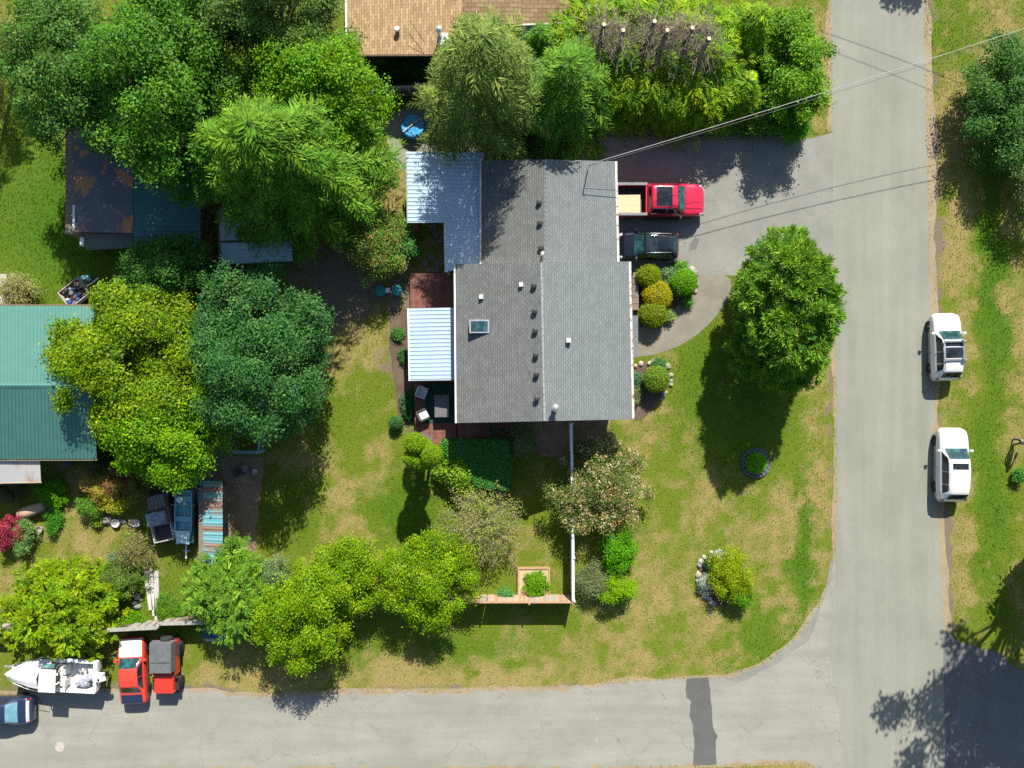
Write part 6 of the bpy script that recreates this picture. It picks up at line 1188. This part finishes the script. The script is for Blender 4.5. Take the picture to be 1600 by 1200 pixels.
for k, (px, py, L, w, rz) in enumerate([(232, 922, 2.6, .28, 98), (238.5, 925, 3.1, .24, 95), (245, 930, 3.2, .3, 91)]): solo('timber_plank', ['silver grey plank nearest the stones', 'middle silver grey plank of the three', 'silver grey plank nearest the long grass'][k], 'plank', px, py, .06 + .0 * k, lambda m: m.box(0, 0, 0, L, w, .1), M('silver_plank', (.50, .48, .44), (.36, .34, .31), 5, .9, .3, stretch=(.4, 3, 1)), rz)
solo('rain_barrel', 'dark barrel beneath the barn eave', 'barrel', 105, 722, .8, lambda m: m.lathe([(.25, -.8), (.3, -.4), (.26, 0), (.2, .01)], 0, 0, 14), M('dark_barrel', (.05, .06, .06)))
# junk trailer north of the barn
x, y = G(116, 458, .9); t = thing('utility_trailer', 'small trailer heaped with junk behind the green barn', 'trailer', (x, y, 0), math.radians(38)); ST = M('pale_trailer_frame', (.42, .37, .36), (.30, .26, .25), 6, .6)
m = MB(); m.box(0, 0, .55, 1.55, 1.25, .06); m.build('floor', DARKWOOD, t)
for dx, dy, sx, sy in ((0, .62, 1.6, .05), (0, -.62, 1.6, .05), (.78, 0, .05, 1.19), (-.78, 0, .05, 1.19)): m = MB(); m.box(dx, dy, .78, sx, sy, .42); m.build('side_board', ST, t)
wheels(t, (-.1,), .72, .28, .16); m = MB(); m.box(1.25, 0, .5, .9, .08, .08); m.build('tongue', GALV, t); R = random.Random(4); JK = [M('junk_white', (.55, .55, .55)), M('junk_blue', (.03, .07, .25)), M('junk_brown', (.16, .10, .07)), M('junk_grey', (.2, .2, .2)), M('junk_dark', (.04, .04, .045)), M('junk_tan', (.36, .28, .18))]
for i in range(34):
    xx, yy, w = R.uniform(-.62, .62), R.uniform(-.48, .48), R.uniform(.06, .17); m = MB(); k = R.randrange(3)
    if k == 0: m.box(0, 0, 0, w * 2, w * 1.3, w, R.uniform(0, 3))
    elif k == 1: m.lathe([(w, -w), (w, w * .8), (w * .4, w)], 0, 0, 9)
    else: m.tube([(-w * 2, 0, 0), (w * 2, w, w * .6)], w * .25, 5)
    o = m.build('junk_item', JK[i % 6], None, False, (x, y, 0)); tag(o, 'scrap piece heaped in the junk trailer behind the barn', 'junk', 'scrap heaped in the junk trailer'); a = math.radians(38); o.location = (x + xx * math.cos(a) - yy * math.sin(a), y + xx * math.sin(a) + yy * math.cos(a), .70 + R.uniform(0, .25))
solo('wheelbarrow_load', 'teal tarp bundle beside the junk trailer', 'tarp', 134, 436, .3, lambda m: m.rock(0, 0, 0, .4, .32, .35, 9, 9), M('teal_tarp', (.08, .33, .30), (.25, .42, .42), 4, .6)); solo('old_appliance', 'white discarded appliance at the barn corner', 'appliance', 6, 468, .8, lambda m: (m.box(0, 0, -.4, 1.4, .6, .8), m.box(0, .1, .01, 1.2, .36, .02)), WHITE); solo('concrete_block', 'pale concrete slab beside the dry shrub', 'block', 4, 440, .3, lambda m: m.box(0, 0, -.15, .5, 1.0, .3), RK[0])
# clutter by the sheds and run
for (px, py, s, k, l) in [(220, 775, .35, 3, 'grey crate behind the utility truck'), (212, 818, .3, 0, 'pale tub on the stones by the truck'), (313, 798, .3, 2, 'rust red drum beside the striped lean-to'), (306, 818, .22, 2, 'small red can beside the teal boat'), (180, 818, .3, 0, 'white pail near the azalea bed'), (372, 738, .32, 4, 'dark crate in the dirt run'), (380, 733, .28, 3, 'grey tub in the dirt run'), (398, 737, .2, 0, 'white feed pan in the dirt run'), (387, 838, .16, 5, 'pale stone bowl in the dirt run')]:
    solo('yard_tub', l, 'tub', px, py, s, lambda m: m.lathe([(s * .75, -s), (s * .9, 0), (s * .8, .005), (s * .7, -.1)], 0, 0, 12) if k in (0, 2, 5) else m.box(0, 0, -s / 2, s * 1.8, s * 1.5, s), JK[k] if k != 2 else M('rust_red_drum', (.35, .07, .03), (.25, .06, .03), 5, .7), px % 50)
solo('ladder', 'blue grey ladder leaning along the striped lean-to', 'ladder', 312, 770, .4, lambda m: [m.box(-.16, 0, 0, .05, 2.0, .06), m.box(.16, 0, 0, .05, 2.0, .06)] + [m.box(0, -.85 + i * .28, 0, .28, .04, .04) for i in range(7)], LTBLUE, 8)
solo('white_gate_panel', 'white board leaning by the cedar near the ramp', 'board', 572, 140, 1.0, lambda m: m.box(0, 0, -.5, .25, .9, 1.0), WHITE)
solo('sawhorse', 'weathered triangular trestle by the teal shed', 'trestle', 222, 393, .5, lambda m: (m.box(0, 0, 0, .1, 1.0, .08), m.tube([(0, .4, 0), (-.25, .45, -.5)], .03, 4), m.tube([(0, .4, 0), (.25, .45, -.5)], .03, 4), m.tube([(0, -.4, 0), (-.25, -.45, -.5)], .03, 4), m.tube([(0, -.4, 0), (.25, -.45, -.5)], .03, 4)), GREYW)
solo('utility_cover', 'pale round concrete cover on the side road', 'cover', 93.5, 1167, .013, lambda m: m.lathe([(.32, -.012), (.32, .004), (.28, .006)], 0, 0, 16), RK[0]); solo('fence_lamp', 'small white globe lamp on a fence post', 'lamp', 612, 935, 2.05, lambda m: (m.lathe([(.02, -.5), (.03, -.1), (.12, -.02), (.14, .08), (.08, .18)], 0, 0, 12), m.box(0, 0, -1.25, .06, .06, 1.52)), WHITE)
solo('garden_tarp', 'dark teal tarp beneath the spiky conifer', 'tarp', 335, 990, .15, lambda m: m.rock(0, 0, 0, .9, .5, .2, 5, 11), M('dark_teal_tarp', (.015, .08, .10), (.02, .11, .14), 4, .6)); solo('kayak', 'pale upturned hull beside the dark teal tarp', 'hull', 330, 999, .2, lambda m: m.rock(0, 0, 0, .55, .14, .2, 6, 11), RK[0])
# paint dabs on the side road
for (px, py, l) in ((932, 1124, 'short white survey dash on the side road'), (932, 1156, 'short white survey dash on the side road')): solo('road_marking', l, 'marking', px, py, .012, lambda m: m.box(0, 0, 0, .05, .22, .004), RK[0], 0, 'survey dashes on the side road')
# service wires
WIRE = M('grey_cable', (.36, .36, .36), (.28, .28, .28), 9, .6); DWIRE = M('dark_cable', (.10, .10, .10), (.07, .07, .07), 9, .6)
def wire(name, label, a, b, sag, r, mat, group=None):
    pts = [a.lerp(b, i / 20) - Vector((0, 0, sag * 4 * (i / 20) * (1 - i / 20))) for i in range(21)]; m = MB(); m.tube([p - a for p in pts], r, 5); tag(m.build(name, mat, None, True, a), label, 'cable', group)
POLE = Vector((*G(1735, 45), 0)); PT = POLE + Vector((0, 0, 7.2))
wire('service_cable', 'pale twisted service cable from the roof mast to the pole', MAST, PT, .7, .019, WIRE); wire('phone_cable', 'thin dark cable hanging under the service cable', MAST - Vector((0, 0, .35)), PT - Vector((0, 0, .9)), .9, .014, DWIRE)
P2 = Vector((*G(1150, -190), 7.4)); P3 = PT + Vector((0, .0, .2)); wire('street_cable', 'upper thin street cable crossing the top of the road', P2, P3, .4, .014, DWIRE); wire('street_cable', 'lower thin street cable crossing the top of the road', P2 - Vector((0, 0, .7)), P3 - Vector((0, 0, 1.2)), .4, .016, DWIRE)
t = thing('utility_pole', 'timber utility pole beyond the dark walnut tree', 'pole', POLE); m = MB(); m.tube([(0, 0, -.2), (0, 0, 8.2)], [.16, .11], 10); m.build('pole', BARK, t, True); m = MB(); m.box(0, 0, 7.6, .1, 1.8, .1); m.build('crossarm', BARK, t)
x, y = P2.x, P2.y; t = thing('utility_pole', 'timber utility pole behind the topped cedar hedge', 'pole', (x, y, 0)); m = MB(); m.tube([(0, 0, -.2), (0, 0, 8.0)], [.16, .11], 10); m.build('pole', BARK, t, True)
# --- the walker across the ditch
def person():
    x, y = G(1583, 690); t = thing('person', 'person in a white and dark top walking on the grass past the ditch', 'person', (x, y, 0), math.radians(-35))
    J = {'pel': (0, 0, .95), 'ch': (0, .02, 1.28), 'nk': (0, .03, 1.48), 'hd': (0, .06, 1.62), 'hip_l': (-.10, 0, .90), 'kn_l': (-.11, .14, .50), 'an_l': (-.11, .10, .08), 'to_l': (-.12, .27, .04), 'hip_r': (.10, 0, .90), 'kn_r': (.11, .02, .48), 'an_r': (.11, -.16, .10), 'to_r': (.12, -.02, .04),
         'sh_l': (-.19, .02, 1.42), 'el_l': (-.25, -.06, 1.14), 'wr_l': (-.24, .08, .94), 'sh_r': (.19, .02, 1.42), 'el_r': (.26, .06, 1.14), 'wr_r': (.22, .26, 1.08)}
    E = [('pel', 'ch'), ('ch', 'nk'), ('nk', 'hd'), ('pel', 'hip_l'), ('hip_l', 'kn_l'), ('kn_l', 'an_l'), ('an_l', 'to_l'), ('pel', 'hip_r'), ('hip_r', 'kn_r'), ('kn_r', 'an_r'), ('an_r', 'to_r'), ('nk', 'sh_l'), ('sh_l', 'el_l'), ('el_l', 'wr_l'), ('nk', 'sh_r'), ('sh_r', 'el_r'), ('el_r', 'wr_r')]
    rad = {'pel': .15, 'ch': .165, 'nk': .07, 'hd': .10, 'hip_l': .105, 'kn_l': .07, 'an_l': .05, 'to_l': .04, 'sh_l': .085, 'el_l': .055, 'wr_l': .036}
    names = list(J)
    def add(nm, pos, rd): J[nm] = pos; names.append(nm); rad[nm] = rd
    for s, sg in (('l', -1), ('r', 1)):
        wx, wy, wz = J['wr_' + s]; hand = (wx, wy + .07, wz - .05); add('pa_' + s, hand, .032); E.append(('wr_' + s, 'pa_' + s))
        for k, off in enumerate(((-.03, .06, -.05), (-.01, .075, -.06), (.01, .075, -.065), (.03, .06, -.06), (sg * -.055, .03, -.01))): add('f%d_%s' % (k, s), tuple(a + b for a, b in zip(hand, off)), .010); E.append(('pa_' + s, 'f%d_%s' % (k, s)))
    me = bpy.data.meshes.new('body'); me.from_pydata([J[n] for n in names], [(names.index(a), names.index(b)) for a, b in E], []); o = bpy.data.objects.new('body', me); link(o, t)
    md = o.modifiers.new('skin', 'SKIN'); 
    for i, n in enumerate(names): q = rad.get(n) or rad.get(n[:-1] + 'l', .04); me.skin_vertices[0].data[i].radius = (q, q * .85 if n in ('pel', 'ch') else q); me.skin_vertices[0].data[i].use_root = (n == 'pel')
    sb = o.modifiers.new('sub', 'SUBSURF'); sb.levels = 2; sb.render_levels = 2
    m, nt, ns, ls, b = _base('clothed_figure'); sp = ns.new('ShaderNodeSeparateXYZ'); ls.new(coords(ns), sp.inputs[0]); z = sp.outputs[2]
    nz = noise(ns, ls, 14, 3, .6, coords(ns)); top = mixc(ns, ls, ramp(ns, ls, nz, .47, .53), (.72, .70, .68), (.05, .045, .05)); skin = (.42, .24, .16)
    gt = lambda v: mathn(ns, ls, 'GREATER_THAN', z, v); col = mixc(ns, ls, gt(.09), (.06, .05, .05), (.05, .055, .07)); col = mixc(ns, ls, gt(.97), col, top); col = mixc(ns, ls, gt(1.49), col, skin)
    ls.new(col, b.inputs['Base Color']); b.inputs['Roughness'].default_value = .85; me.materials.append(m)
    hr = MB(); hr.lathe([(.07, -.03), (.112, .02), (.115, .07), (.085, .125), (.03, .148)], 0, 0, 14); h = hr.build('hair', M('auburn_hair', (.10, .045, .03), (.07, .03, .02), 14, .6), t, True); h.location = (0, .045, 1.625)
    fc = MB(); fc.rock(0, .165, 1.62, .016, .022, .03, 2, 6); fc.build('nose', M('skin_tone', (.42, .24, .16)), t)
    bg = MB(); bg.box(.24, .36, .98, .12, .26, .24, 0, .9); tag(bg.build('shoulder_bag', M('tan_bag', (.42, .22, .12), (.3, .16, .09), 5, .7), None, loc=(x, y, 0)), 'tan bag held by the person past the ditch', 'bag').rotation_euler = (0, 0, math.radians(-35))
person()
